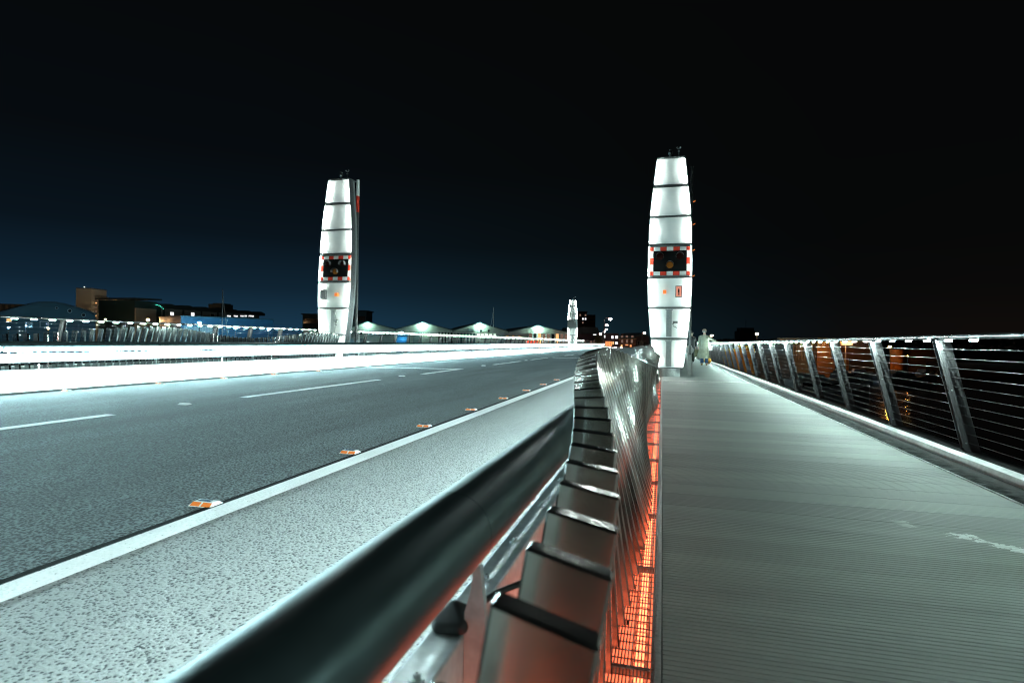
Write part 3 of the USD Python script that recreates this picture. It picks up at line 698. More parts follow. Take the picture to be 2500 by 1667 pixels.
def shift(m, o): v, f = vf(m); return v + np.array(o), f
def move_all(ms, o): return [m.translate(tuple(map(float, o))) for m in ms]
p1 = np.array([2.02, 30.2, 0.0])
t = Thing('person', 'bald person in a long pale coat and jeans, hand on the railing, seen from behind', 'person', p1)
bod = chain([((0, 0, 0.95), 0.135), ((0, 0.0, 1.12), 0.125), ((0, 0.0, 1.34), 0.145), ((0, 0.01, 1.46), 0.10)]) + chain([((0, 0.01, 1.46), 0.075), ((0, 0.03, 1.58), 0.058)])
bod += chain([((-0.10, 0, 1.43), 0.075), ((-0.19, 0, 1.42), 0.062), ((-0.25, 0.03, 1.16), 0.047), ((-0.29, 0.06, 0.92), 0.033)]) + hand((-0.29, 0.06, 0.90), (0, 0, -1), (1, 0, 0))
bod += chain([((0.10, 0, 1.43), 0.075), ((0.19, 0, 1.42), 0.062), ((0.37, 0.10, 1.26), 0.047), ((0.59, 0.17, 1.19), 0.033)]) + hand((0.60, 0.175, 1.19), (1, 0.2, -0.15), (0, 0, -1))
for k in (-1, 1): bod += chain([((k * 0.09, 0, 0.93), 0.105), ((k * 0.10, 0.02, 0.50), 0.066), ((k * 0.11, -0.02, 0.10), 0.045)]) + chain([((k * 0.11, -0.04, 0.055), 0.04), ((k * 0.13, 0.15, 0.04), 0.035)])
bod += head((0, 0.04, 1.70), 0.105, (0.15, 1, 0))
part(t, 'body', shift(smooth_solid(bod), p1), 'skin', smooth=True)
coat = shift(loft([(-0.075, -0.01, 0.34, 0.30, 0.21), (-0.06, -0.01, 0.55, 0.275, 0.20), (-0.03, 0, 0.80, 0.235, 0.18), (0, 0, 1.05, 0.205, 0.165), (0, 0, 1.25, 0.225, 0.18), (0, 0, 1.40, 0.215, 0.15), (0, 0.005, 1.48, 0.14, 0.115), (0, 0.01, 1.52, 0.085, 0.085)]), p1)
part(t, 'coat', coat, 'coat_pale', smooth=60)
part(t, 'coat_sleeve', shift(tube([(-0.13, 0, 1.43), (-0.20, 0, 1.41), (-0.255, 0.03, 1.16), (-0.29, 0.055, 0.95)], [0.085, 0.085, 0.068, 0.058], 14), p1), 'coat_pale', smooth=60)
part(t, 'coat_sleeve', shift(tube([(0.13, 0, 1.43), (0.20, 0.005, 1.40), (0.37, 0.10, 1.26), (0.565, 0.165, 1.195)], [0.085, 0.085, 0.068, 0.056], 14), p1), 'coat_pale', smooth=60)
for k in (-1, 1):
    part(t, 'jeans_leg', shift(tube([(k * 0.10, 0.01, 0.70), (k * 0.102, 0.02, 0.50), (k * 0.11, -0.015, 0.11)], [0.10, 0.086, 0.08], 14), p1), 'denim', smooth=60)
    part(t, 'shoe', shift(smooth_solid(chain([((k * 0.11, -0.05, 0.055), 0.052), ((k * 0.12, 0.06, 0.05), 0.05), ((k * 0.13, 0.16, 0.042), 0.04)])), p1), 'shoe_tan', smooth=True)
part(t, 'hair', shift(smooth_solid([hull((-0.075, 0.0, 1.69), 0.036, (0.075, 0.0, 1.69), 0.036), hull((-0.05, -0.05, 1.68), 0.035, (0.05, -0.05, 1.68), 0.035)]), p1), 'hair_grey', smooth=True)
b = Thing('shoulder_bag', 'olive cloth bag hanging from the left hand of the person in the long coat', 'bag', p1 + np.array([-0.33, 0.06, 0.42]))
part(b, 'bag_body', shift(smooth_solid([m3.Manifold.batch_hull([m3.Manifold.sphere(0.03, 12).translate(q) for q in ((-0.45, 0.02, 0.45), (-0.22, 0.02, 0.45), (-0.44, 0.12, 0.45), (-0.22, 0.12, 0.45), (-0.42, 0.05, 0.76), (-0.24, 0.05, 0.76), (-0.42, 0.09, 0.76), (-0.24, 0.09, 0.76))])], 0.05), p1), 'bag_cloth', smooth=True)
part(b, 'bag_handle', shift(tube([(-0.40, 0.07, 0.77), (-0.36, 0.07, 0.85), (-0.30, 0.07, 0.87), (-0.27, 0.07, 0.84), (-0.25, 0.07, 0.77)], 0.010, 8), p1), 'bag_cloth', smooth=True)

p2 = np.array([1.62, 35.0, 0.0])
t = Thing('person', 'person in dark jacket and cap with dark green trousers, walking beyond the tower', 'person', p2)
bod = chain([((0, 0, 0.93), 0.13), ((0, 0.0, 1.12), 0.12), ((0, 0.01, 1.34), 0.14), ((0, 0.02, 1.45), 0.095)]) + chain([((0, 0.02, 1.45), 0.075), ((0, 0.04, 1.57), 0.056)])
for k in (-1, 1):
    bod += chain([((k * 0.10, 0, 1.42), 0.075), ((k * 0.19, 0, 1.41), 0.062), ((k * 0.24, -0.04 * k, 1.15), 0.046), ((k * 0.24, 0.06 * k + 0.05, 0.91), 0.033)]) + hand((k * 0.24, 0.06 * k + 0.055, 0.89), (0, 0.1, -1), (-k, 0, 0))
    bod += chain([((k * 0.09, 0, 0.91), 0.10), ((k * 0.10, 0.06 * k + 0.02, 0.49), 0.064), ((k * 0.115, 0.13 * k - 0.02, 0.10), 0.044)]) + chain([((k * 0.115, 0.13 * k - 0.04, 0.055), 0.04), ((k * 0.13, 0.13 * k + 0.14, 0.04), 0.034)])
bod += head((0, 0.05, 1.66), 0.10, (0, 1, 0))
part(t, 'body', shift(smooth_solid(bod), p2), 'skin', smooth=True)
part(t, 'jacket', shift(loft([(0, 0, 0.80, 0.215, 0.165), (0, 0, 1.0, 0.205, 0.16), (0, 0, 1.25, 0.225, 0.18), (0, 0, 1.38, 0.215, 0.15), (0, 0.01, 1.47, 0.13, 0.11), (0, 0.015, 1.52, 0.08, 0.08)]), p2), 'jacket_dark', smooth=60)
for k in (-1, 1):
    part(t, 'jacket_sleeve', shift(tube([(k * 0.13, 0, 1.42), (k * 0.20, 0, 1.40), (k * 0.243, -0.04 * k, 1.15), (k * 0.24, 0.06 * k + 0.045, 0.93)], [0.082, 0.082, 0.066, 0.055], 14), p2), 'jacket_dark', smooth=60)
    part(t, 'trouser_leg', shift(tube([(k * 0.09, 0, 0.92), (k * 0.10, 0.06 * k + 0.02, 0.49), (k * 0.115, 0.13 * k - 0.01, 0.09)], [0.118, 0.084, 0.072], 14), p2), 'trouser_green', smooth=60)
    part(t, 'shoe', shift(smooth_solid(chain([((k * 0.115, 0.13 * k - 0.05, 0.055), 0.05), ((k * 0.12, 0.13 * k + 0.06, 0.05), 0.047), ((k * 0.13, 0.13 * k + 0.15, 0.042), 0.038)])), p2), 'shoe_dark', smooth=True)
part(t, 'cap', shift(smooth_solid([hull((0, 0.03, 1.725), 0.098, (0, 0.05, 1.735), 0.092), hull((-0.04, 0.15, 1.70), 0.014, (0.04, 0.15, 1.70), 0.014), hull((0, 0.11, 1.715), 0.03, (0, 0.16, 1.70), 0.015)]), p2), 'jacket_dark', smooth=True)
q = Thing('holdall', 'round yellow bag on the walkway at the foot of the railing beyond the long coat', 'bag', (2.38, 33.0, 0.0))
part(q, 'bag_body', ball((2.38, 33.0, 0.16), (0.20, 0.28, 0.165), 3), 'bag_yellow', smooth=True)
part(q, 'bag_handle', tube([(2.38, 32.85, 0.30), (2.38, 32.9, 0.38), (2.38, 33.0, 0.40), (2.38, 33.1, 0.38), (2.38, 33.15, 0.30)], 0.014, 8), 'bag_cloth', smooth=True)
q = Thing('notice_box', 'small white and blue box fixed on the railing beyond the person in the coat', 'box', (2.62, 33.6, 0.75))
part(q, 'box_body', box(2.50, 2.66, 33.45, 33.75, 0.72, 0.98), 'white_reflector')
part(q, 'blue_band', box(2.485, 2.499, 33.45, 33.75, 0.72, 0.80), 'stud_blue')

# ------------------------------------------------------------------ the town, the quays and the boats
plain('cladding_grey', (0.24, 0.30, 0.33), 0.7, scale=0.6)
plain('block_render', (0.62, 0.76, 0.86), 0.7, scale=0.5, grain=0.04)
plain('cladding_pale', (0.50, 0.52, 0.50), 0.7, scale=0.5)
plain('cladding_blue', (0.015, 0.11, 0.20), 0.55, scale=0.4)
plain('roof_dark', (0.03, 0.06, 0.075), 0.7, scale=0.5)
plain('wall_teal', (0.03, 0.085, 0.105), 0.6, scale=0.4)
plain('brick_wall', (0.16, 0.075, 0.055), 0.85, scale=3)
plain('brick_dark', (0.06, 0.045, 0.06), 0.85, scale=3)
plain('warm_wall', (0.40, 0.25, 0.14), 0.8, scale=0.6)
plain('boat_white', (0.55, 0.56, 0.58), 0.35, scale=2)
plain('window_glass', (0.015, 0.02, 0.025), 0.12)
plain('frame_pale', (0.5, 0.52, 0.52), 0.5)
plain('bark', (0.07, 0.05, 0.035), 0.9)
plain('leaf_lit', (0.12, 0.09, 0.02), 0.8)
plain('leaf_dark', (0.02, 0.03, 0.02), 0.8)
plain('tank_orange', (0.55, 0.22, 0.05), 0.6)
plain('yellow_paint', (0.75, 0.50, 0.03), 0.5)
glow('window_cool', (0.85, 1.0, 0.85), 1.5)
glow('window_white', (0.95, 0.95, 1.0), 1.6)
glow('window_warm', (1.0, 0.50, 0.20), 1.3)
glow('window_dim', (0.9, 0.55, 0.42), 0.22)
glow('shop_light', (1.0, 0.32, 0.10), 1.5)
glow('red_sign', (1.0, 0.13, 0.07), 1.0)
glow('lamp_mint', (0.55, 1.0, 0.78), 330.0)
glow('lamp_sodium', (1.0, 0.56, 0.25), 420.0)
glow('lamp_pink', (1.0, 0.66, 0.58), 110.0)
glow('lamp_blue', (0.28, 0.72, 1.0), 1100.0)
glow('lamp_orange', (1.0, 0.36, 0.06), 520.0)
glow('green_led', (0.1, 1.0, 0.7), 3.0)
glow('sign_warm', (1.0, 0.62, 0.26), 2.2)

class Facade:
    """a wall seen between two bearings, nearer or farther at each end"""
    def __init__(s, u0, d0, u1, d1):
        s.o, p = site(u0, d0), site(u1, d1)
        s.L = float(np.linalg.norm(p - s.o)); s.e = (p - s.o) / s.L
        s.n = np.array([s.e[1], -s.e[0], 0.0])
        if s.n @ (EYE * [1, 1, 0] - s.o) < 0: s.n = -s.n
        s.mid = (s.o + p) / 2
    def hit(s, u):
        d = site(u, 1.0) - EYE * [1, 1, 0]
        A = np.array([[s.e[0], -d[0]], [s.e[1], -d[1]]]); q = np.linalg.solve(A, (EYE - s.o)[:2])
        return float(q[0]), float(q[1])
    def S(s, u): return s.hit(u)[0]
    def Z(s, u, v): return rise(u, v, s.hit(u)[1])
    def box(s, s0, s1, t0, t1, z0, z1): return obox(s.o, s.e, s.n, s0, s1, t0, t1, z0, z1)
    def prism(s, poly, t0, t1):
        return prism(poly, lambda p, t: tuple(s.o + s.e * p[0] + s.n * t + np.array([0, 0, p[1]])), t0, t1)
def opening(t, f, s0, s1, z0, z1, pane, frame='frame_pale', fw=None):
    fw = fw or min(0.12, (s1 - s0) * 0.1)
    w = part(t, 'window', join([f.box(s0, s0 + fw, 0.0, 0.10, z0, z1), f.box(s1 - fw, s1, 0.0, 0.10, z0, z1), f.box(s0 + fw, s1 - fw, 0.0, 0.10, z1 - fw, z1), f.box(s0 + fw, s1 - fw, 0.0, 0.10, z0, z0 + fw)]), frame)
    part(w, 'pane', f.box(s0 + fw, s1 - fw, 0.01, 0.05, z0 + fw, z1 - fw), pane)
    return w
def win_px(t, f, u0, u1, v0, v1, pane, **k):
    um = (u0 + u1) / 2
    opening(t, f, f.S(u0), f.S(u1), f.Z(um, v1), f.Z(um, v0), pane, **k)

# curved roof hall on the left with porthole windows
f = Facade(-60, 92, 236, 104)
t = Thing('curved_roof_hall', 'dark hall with arched roof and round porthole windows on the left', 'building', (*f.mid[:2], LG))
s0, s1 = f.S(-60), f.S(232)
arc = []
for u, v in ((-60, 775), (0, 764), (50, 750), (90, 740), (130, 740), (160, 746), (190, 755), (215, 763), (232, 770)): arc.append((f.S(u), f.Z(u, v)))
part(t, 'wall', f.prism([(s0, LG)] + arc + [(s1, LG)], -9, 0), 'wall_teal')
part(t, 'roof', f.prism(arc + [(a + 0.15, b + 0.28) for a, b in arc[::-1]], -9.4, 0.4), 'roof_dark')
for u, v, r in ((137, 752, 0.22), (169, 759, 0.33), (203, 769, 0.33)):
    c = f.o + f.e * f.S(u) + np.array([0, 0, f.Z(u, v)])
    w = part(t, 'round_window', disc(c + f.n * 0.04, f.n, r, 0.16, 24), 'frame_pale', smooth=40)
    part(w, 'pane', disc(c + f.n * 0.13, f.n, r * 0.8, 0.03, 24), 'window_glass')
win_px(t, f, 14, 28, 777, 786, 'window_warm'); win_px(t, f, 60, 80, 786, 800, 'window_glass'); win_px(t, f, 96, 118, 784, 800, 'wall_teal')
# pale tower block with a lit stair
f = Facade(184, 162, 222, 162)
t = Thing('tower_block', 'pale blank tower block rising behind the arched hall with lit stair landings', 'building', (*f.mid[:2], LG))
z1 = f.Z(203, 705)
part(t, 'wall', f.box(0, f.L, -6, 0, LG, z1), 'block_render')
part(t, 'roof_edge', f.box(-0.05, f.L + 0.05, -6.05, 0.06, z1 + 0.002, z1 + 0.25), 'cladding_grey')
part(t, 'rooftop_lamp', ball(f.o + f.e * f.L * 0.55 + np.array([0, 0, z1 + 0.5]) + f.n * 0.1, 0.16, 2), 'window_cool')
st = part(t, 'stair_tower', f.box(f.L + 0.002, f.L + 1.35, -5, -1.2, LG, f.Z(230, 722)), 'cladding_grey')
for v in (731, 741, 752, 762, 772):
    z = f.Z(226, v)
    part(st, 'landing', f.box(f.L + 0.1, f.L + 1.6, -1.2, -0.2, z - 0.5, z - 0.35), 'frame_pale')
    part(st, 'stair_lamp', f.box(f.L + 0.35, f.L + 0.75, -1.19, -1.05, z + 0.05, z + 0.4), 'window_warm' if v in (741, 772) else 'window_dim')
part(t, 'mast_pole', tube([tuple(f.o + f.e * (f.L + 1.6) + np.array([0, 0, z])) for z in (LG, f.Z(234, 731))], 0.09, 8), 'frame_pale')
# dim office with columns far left
f = Facade(-40, 170, 66, 175)
t = Thing('office_block', 'dim office block with vertical fins behind the arched hall, far left edge', 'building', (*f.mid[:2], LG))
part(t, 'wall', f.box(0, f.L, -8, 0, LG, f.Z(30, 742)), 'cladding_grey')
for k in range(7): part(t, 'column', f.box(f.L * (k + 0.4) / 7, f.L * (k + 0.4) / 7 + 0.6, 0.002, 0.5, LG, f.Z(30, 744)), 'cladding_pale')
# low sheds between
f = Facade(234, 185, 300, 188)
t = Thing('low_warehouse', 'low grey warehouse between the tower block and the long quay building', 'building', (*f.mid[:2], LG))
part(t, 'wall', f.box(0, f.L, -8, 0, LG, f.Z(260, 766)), 'cladding_grey')
part(t, 'roof', f.prism([(-0.3, f.Z(260, 766) + 0.003), (f.L + 0.3, f.Z(260, 766) + 0.003), (f.L * 0.6, f.Z(260, 761))], -8.3, 0.3), 'roof_dark')
# long quay building
f = Facade(322, 128, 632, 172)
t = Thing('quay_building', 'long dark quay building with overhanging curved roof and lit strip windows', 'building', (*f.mid[:2], LG))
zt = f.Z(400, 747)
a, b, c, d = f.S(322), f.S(378), f.S(394), f.S(632)
part(t, 'corner_tower', f.box(a, b, -9, 0.6, LG, f.Z(350, 735)), 'wall_teal')
part(t, 'tower_roof', f.prism([(a - 0.5, f.Z(322, 731)), (a - 0.5, f.Z(322, 731) + 0.35), (b + 0.4, f.Z(378, 733) + 0.3), (b + 0.4, f.Z(378, 733))], -9.5, 1.4), 'roof_dark')
part(t, 'corner_wall', f.box(a + 0.02, b - 0.6, 0.603, 0.9, LG, f.Z(340, 753)), 'cladding_pale')
part(t, 'link_wall', f.box(b + 0.002, c, -8, -0.2, LG, zt - 0.6), 'wall_teal')
part(t, 'wall', f.box(c + 0.002, d, -9, 0, LG, zt - 0.62), 'cladding_grey')
n = 7
for k in range(n):
    x0, x1 = b + (d + 1.5 - b) * k / n, b + (d + 1.5 - b) * (k + 1) / n
    part(t, 'roof_wave', f.prism([(x0, zt - 0.6), (x1 - 0.004, zt - 0.6), (x1 - 0.004, zt + 0.1), (x0 + (x1 - x0) * 0.7, zt + 0.55), (x0 + (x1 - x0) * 0.35, zt + 0.5), (x0, zt + 0.1)], -9.6, 0.9), 'roof_dark')
for k in range(6):
    x = c + (d - c) * (k + 0.05) / 6
    part(t, 'pier', f.box(x, x + 0.35, 0.002, 0.25, LG, zt - 0.63), 'roof_dark')
win_px(t, f, 328, 346, 755, 767, 'window_cool'); win_px(t, f, 357, 362, 753, 766, 'window_glass')
win_px(t, f, 413, 424, 761, 771, 'window_white'); win_px(t, f, 464, 474, 762, 773, 'window_white')
win_px(t, f, 402, 411, 776, 781, 'window_glass'); win_px(t, f, 512, 522, 765, 773, 'window_glass')
for u0, u1 in ((552, 563), (567, 580), (585, 594), (595, 606), (607, 619)): win_px(t, f, u0, u1, 769, 774, 'window_white')
q = f.S(554); part(t, 'plant_room', join([f.box(q, f.S(583), -6, -2, zt + 0.2, f.Z(568, 743)), f.box(q + 0.5, f.S(581), -5, -2.4, f.Z(568, 743) + 0.002, f.Z(568, 741))]), 'roof_dark')
for k in range(6):
    part(t, 'green_lamp', ball(f.o + f.e * (f.S(371) + k * 0.42) + f.n * 1.0 + np.array([0, 0, f.Z(372, 744) - 0.09 * k * k * 0.35]), 0.07, 1), 'green_led')
# blue hall with a number
f = Facade(441, 100, 667, 112)
t = Thing('blue_hall', 'bright blue flat roofed hall with a faint number on its wall', 'building', (*f.mid[:2], LG))
zt = f.Z(441, 773)
part(t, 'wall', f.box(0, f.L, -12, 0, LG, zt), 'cladding_blue')
part(t, 'parapet', f.box(-0.1, f.L + 0.1, -12.1, 0.1, zt + 0.002, zt + 0.2), 'wall_teal')
tm = meshkit.text_mesh('7', 0.75, 0.03); v, fc = vf(tm)
c = f.o + f.e * f.S(548) + np.array([0, 0, f.Z(552, 790)])
part(t, 'number', (c + np.outer(v[:, 0], f.e) + np.outer(v[:, 1], [0, 0, 1]) + np.outer(v[:, 2], f.n) + f.n * 0.004, fc), 'cladding_pale')
dz_ = f.Z(490, 797)
for k in range(22):
    x = f.S(448) + (f.S(534) - f.S(448)) * k / 22
    part(t, 'door_rib', f.box(x, x + (f.S(534) - f.S(448)) / 22 * 0.7, 0.002, 0.14, LG, dz_), 'cladding_pale')
# floodlights on posts before it
def post_lamp(name, label, u, v, depth, ma, r, group=None, arm=0.0, cat='street lamp', foot=LG):
    c = site(u, depth, v); b = np.array([c[0], c[1], foot]) - E_R * arm
    t = Thing(name, label, cat, b, group)
    top = np.array([b[0], b[1], c[2] + 0.1])
    part(t, 'post', tube([b, (b + top) / 2, top], [0.09, 0.075, 0.06], 8), 'dark_steel', smooth=True)
    if arm: part(t, 'arm', tube([top - [0, 0, 0.1], top + E_R * arm * 0.5 + np.array([0, 0, 0.25]), c + np.array([0, 0, r + 0.08])], 0.045, 8), 'dark_steel', smooth=True)
    part(t, 'lamp_head', ball(c, (r, r, r * 0.75), 2), ma, smooth=True)
    part(t, 'lamp_hood', ball(c + np.array([0, 0, r * 0.78]), (r * 1.2, r * 1.2, r * 0.25), 2), 'dark_steel', smooth=True)
    return t
post_lamp('floodlight', 'starry blue white floodlight above the pale ribbed door of the blue hall', 487, 788, 96, 'lamp_blue', 0.24, cat='floodlight')
post_lamp('floodlight', 'largest blue white floodlight, right of the mast before the blue hall', 575, 799, 92, 'lamp_blue', 0.30, cat='floodlight')
post_lamp('floodlight', 'small blue white floodlight at the right end of the blue hall', 656, 803, 98, 'lamp_blue', 0.20, cat='floodlight')
post_lamp('floodlight', 'bright blue floodlight seen through the far railing at the left edge', 21, 800, 85, 'lamp_blue', 0.12, cat='floodlight')
post_lamp('floodlight', 'blue floodlight between railing cables before the arched hall', 154, 794, 90, 'lamp_blue', 0.10, cat='floodlight')
post_lamp('floodlight', 'dimmer turquoise floodlight low before the arched hall', 64, 795, 86, 'lamp_blue', 0.07, cat='floodlight')
post_lamp('street_lamp', 'orange street lamp right of the tower block, the flatter left one of two', 270, 754, 150, 'lamp_sodium', 0.34, arm=0.7)
post_lamp('street_lamp', 'orange street lamp on a glowing post, left of the quay building', 292, 754, 146, 'lamp_sodium', 0.32)
post_lamp('street_lamp', 'orange lamp low in front of the corner of the quay building', 361, 781, 110, 'lamp_sodium', 0.26)
post_lamp('street_lamp', 'small orange lamp just above the far handrail below the tower block', 257, 779, 120, 'lamp_sodium', 0.14)
post_lamp('street_lamp', 'tiny warm lamp at the right end of the arched roof', 178, 748, 108, 'lamp_sodium', 0.13)
post_lamp('street_lamp', 'small pale orange lamp seen below the far handrail near the left edge', 118, 802, 80, 'lamp_sodium', 0.12)
# dark blocks behind the far tower
for lab, u0, u1, d, v in (('dark low block with flat steps just left of the tower across the road', 738, 790, 210, 768), ('dark taller block just right of the tower across the road', 846, 894, 190, 760)):
    f = Facade(u0, d, u1, d)
    t = Thing('harbour_block', lab, 'building', (*f.mid[:2], LG))
    z = f.Z((u0 + u1) / 2, v)
    part(t, 'wall', f.box(0, f.L, -8, 0, LG, z), 'wall_teal')
    part(t, 'roof', f.box(-0.4, f.L + 0.4, -8.4, 0.4, z + 0.002, z + 0.35), 'roof_dark')
    part(t, 'upper_band', f.box(0.4, f.L - 0.4, 0.002, 0.12, z - 3.2, z - 1.6), 'window_glass')
# four gabled sheds with floodlights
GAB = [(852, 896, 963, 799, 787, 806, 'first'), (966, 1031, 1104, 804, 788, 807, 'second'), (1107, 1171, 1240, 808, 789, 809, 'third'), (1242, 1313, 1392, 809, 796, 815, 'fourth')]
D = 140
for i, (ul, up, ur, vl, vp, vr, w) in enumerate(GAB):
    f = Facade(ul, D + i * 3, ur, D + 3 + i * 3)
    t = Thing('gabled_shed', f'pale low gabled shed, {w} from the left in the row of four beyond the railing', 'building', (*f.mid[:2], LG))
    sp = f.S(up); zl, zp, zr = f.Z(ul, vl), f.Z(up, vp), f.Z(ur, vr)
    ze = (zl + zr) / 2
    part(t, 'gable_wall', f.prism([(0, LG), (f.L, LG), (f.L, ze), (sp, zp), (0, ze)], -0.4, 0), 'cladding_pale')
    part(t, 'side_wall', join([f.box(0.02, 0.3, -40, -0.402, LG, ze), f.box(f.L - 0.3, f.L - 0.02, -40, -0.402, LG, ze)]), 'cladding_grey')
    for q0, q1, za, zb in ((-0.2, sp, ze - 0.05, zp), (sp, f.L + 0.2, zp, ze - 0.05)):
        part(t, 'roof_slope', f.prism([(q0, za + 0.01), (q1, zb + 0.01), (q1, zb + 0.25), (q0, za + 0.25)], -40, 0.25), 'roof_dark')
    c = f.o + f.e * sp + f.n * 0.75 + np.array([0, 0, zp - 0.45])
    lp = part(t, 'floodlight', ball(c, (0.30, 0.30, 0.22) if i else (0.2, 0.2, 0.16), 2), 'lamp_mint', smooth=True)
    part(lp, 'bracket', tube([c + [0, 0, 0.25], c - f.n * 0.72 + [0, 0, 0.25]], 0.04, 6), 'dark_steel')
    if i == 0:
        for k in range(9): opening(t, f, 1.2 + k * 1.15, 2.1 + k * 1.15, ze - 1.6, ze - 0.75, 'window_glass')
        cc = site(885, 118, 850)
    if i == 1:
        for k in range(5): opening(t, f, f.S(1069) + k * 0.78, f.S(1069) + k * 0.78 + 0.66, LG + 1.2, ze - 0.4, 'window_glass')
        part(t, 'loading_door', f.box(f.S(1008), f.S(1030), 0.002, 0.1, LG, ze - 0.6), 'cladding_grey')
    if i == 2:
        for k in range(6): opening(t, f, f.S(1115) + k * 0.82, f.S(1115) + k * 0.82 + 0.7, LG + 1.0, ze - 0.5, 'wall_teal')
        part(t, 'sign_board', f.box(f.S(1142), f.S(1155), 0.002, 0.12, ze - 0.1, ze + 0.55), 'cladding_grey')
        for u, v in ((1171, 812), (1190, 810)): opening(t, f, f.S(u), f.S(u) + 0.7, ze - 0.2, ze + 0.5, 'window_glass')
        for k in range(5): opening(t, f, f.S(1163) + k * 1.05, f.S(1163) + k * 1.05 + 0.95, ze - 1.35, ze - 0.55, 'window_cool')
    if i == 3:
        for k in range(9):
            s_ = f.S(1290) + k * (f.S(1388) - f.S(1290)) / 9
            opening(t, f, s_, s_ + (f.S(1388) - f.S(1290)) / 9 * 0.86, LG + 0.6, ze - 0.15, ('window_dim', 'window_glass', 'window_warm', 'window_dim')[k % 4])
        kf = Facade(1232, 128, 1286, 130)
        k_ = Thing('site_cabin', 'low pale cabin with three small warm windows before the fourth gabled shed', 'cabin', (*kf.mid[:2], LG))
        part(k_, 'wall', kf.box(0, kf.L, -4, 0, LG, kf.Z(1255, 816)), 'cladding_pale')
        part(k_, 'roof', kf.box(-0.2, kf.L + 0.2, -4.2, 0.2, kf.Z(1255, 816) + 0.002, kf.Z(1255, 816) + 0.15), 'frame_pale')
        for u in (1235, 1249, 1264): opening(k_, kf, kf.S(u), kf.S(u + 7), kf.Z(u, 827), kf.Z(u, 819), 'window_warm')
# pale boat tent, blue lit kiosk, red sign
f = Facade(862, 100, 922, 103)
t = Thing('boat_tent', 'pale round topped tent below the first gabled shed', 'tent', (*f.mid[:2], LG))
part(t, 'cover', f.prism([(f.L * 0.5 + f.L * 0.5 * math.cos(a), LG + (f.Z(885, 826) - LG) * math.sin(a)) for a in np.linspace(0, PI, 17)], -5, 0), 'cladding_pale', smooth=30)
part(t, 'end_rib', f.box(f.L * 0.49, f.L * 0.51, 0.002, 0.05, LG, f.Z(885, 828)), 'frame_pale')
f = Facade(968, 92, 996, 92)
t = Thing('harbour_kiosk', 'small kiosk glowing blue under a round lamp before the second gabled shed', 'kiosk', (*f.mid[:2], LG))
part(t, 'wall', f.box(0, f.L, -2, 0, LG, f.Z(982, 817)), 'cladding_blue')
part(t, 'roof', f.box(-0.2, f.L + 0.2, -2.2, 0.3, f.Z(982, 817) + 0.002, f.Z(982, 816)), 'roof_dark')
part(t, 'globe_lamp', ball(f.o + f.e * f.L * 0.5 + f.n * 0.5 + np.array([0, 0, f.Z(981, 812)]), 0.14, 2), 'lamp_blue', smooth=True)
f = Facade(1282, 86, 1313, 86)
t = Thing('lit_sign', 'red glowing board above the far railing before the cabin', 'sign', (*f.mid[:2], LG))
part(t, 'board', f.box(0, f.L, -0.2, 0, f.Z(1297, 840), f.Z(1297, 831)), 'red_reflector')
part(t, 'glowing_face', f.box(0.08, f.L - 0.08, 0.002, 0.05, f.Z(1297, 839.2), f.Z(1297, 831.8)), 'red_sign')
part(t, 'leg', f.box(0.2, 0.35, -0.15, -0.05, LG, f.Z(1297, 840) - 0.002), 'dark_steel'); part(t, 'leg', f.box(f.L - 0.35, f.L - 0.2, -0.15, -0.05, LG, f.Z(1297, 840) - 0.002), 'dark_steel')
# blocks of flats beyond the far tower
f = Facade(1411, 270, 1432, 270)
t = Thing('block_of_flats', 'tall dark block of flats right of the distant tower with a few lit windows', 'building', (*f.mid[:2], LG))
z = f.Z(1420, 762)
part(t, 'wall', f.box(0, f.L, -8, 0, LG, z), 'brick_dark')
part(t, 'wing', f.box(f.L + 0.003, f.L + 4.2, -9, -1, LG, f.Z(1445, 768)), 'brick_dark')
part(t, 'roof', f.box(-0.3, f.L + 0.3, -8.3, 0.3, z + 0.002, z + 0.4), 'roof_dark')
for r in range(9):
    for k in range(3):
        opening(t, f, 0.5 + k * 1.25, 1.35 + k * 1.25, z - 1.9 - r * 1.75, z - 0.9 - r * 1.75, 'window_white' if r == 1 and k in (1, 2) else 'window_dim' if (r + 2 * k) % 4 == 0 else 'window_glass', frame='brick_wall')
    for k in range(3): part(t, 'balcony', f.box(f.L + 0.3 + k * 1.3, f.L + 1.3 + k * 1.3, -1.0 + 0.002, -0.3, z - 3.0 - r * 1.75, z - 2.2 - r * 1.75), 'brick_wall')
f = Facade(1408, 175, 1460, 178)
t = Thing('harbour_hall', 'wide low hall with dark pitched roof right of the distant tower', 'building', (*f.mid[:2], LG))
z = f.Z(1430, 815)
part(t, 'wall', f.box(0, f.L, -10, 0, LG, z), 'brick_dark')
part(t, 'roof', f.prism([(-0.4, z + 0.002), (f.L + 0.4, z + 0.002), (f.L - 0.6, f.Z(1430, 798)), (0.8, f.Z(1430, 799))], -10.5, 0.5), 'roof_dark')
for k in range(7): opening(t, f, 0.3 + k * f.L / 7, 0.3 + k * f.L / 7 + f.L / 7 * 0.75, f.Z(1430, 838), f.Z(1430, 831), 'window_dim' if k % 3 else 'window_glass')
win_px(t, f, 1447, 1456, 815, 819, 'window_white')
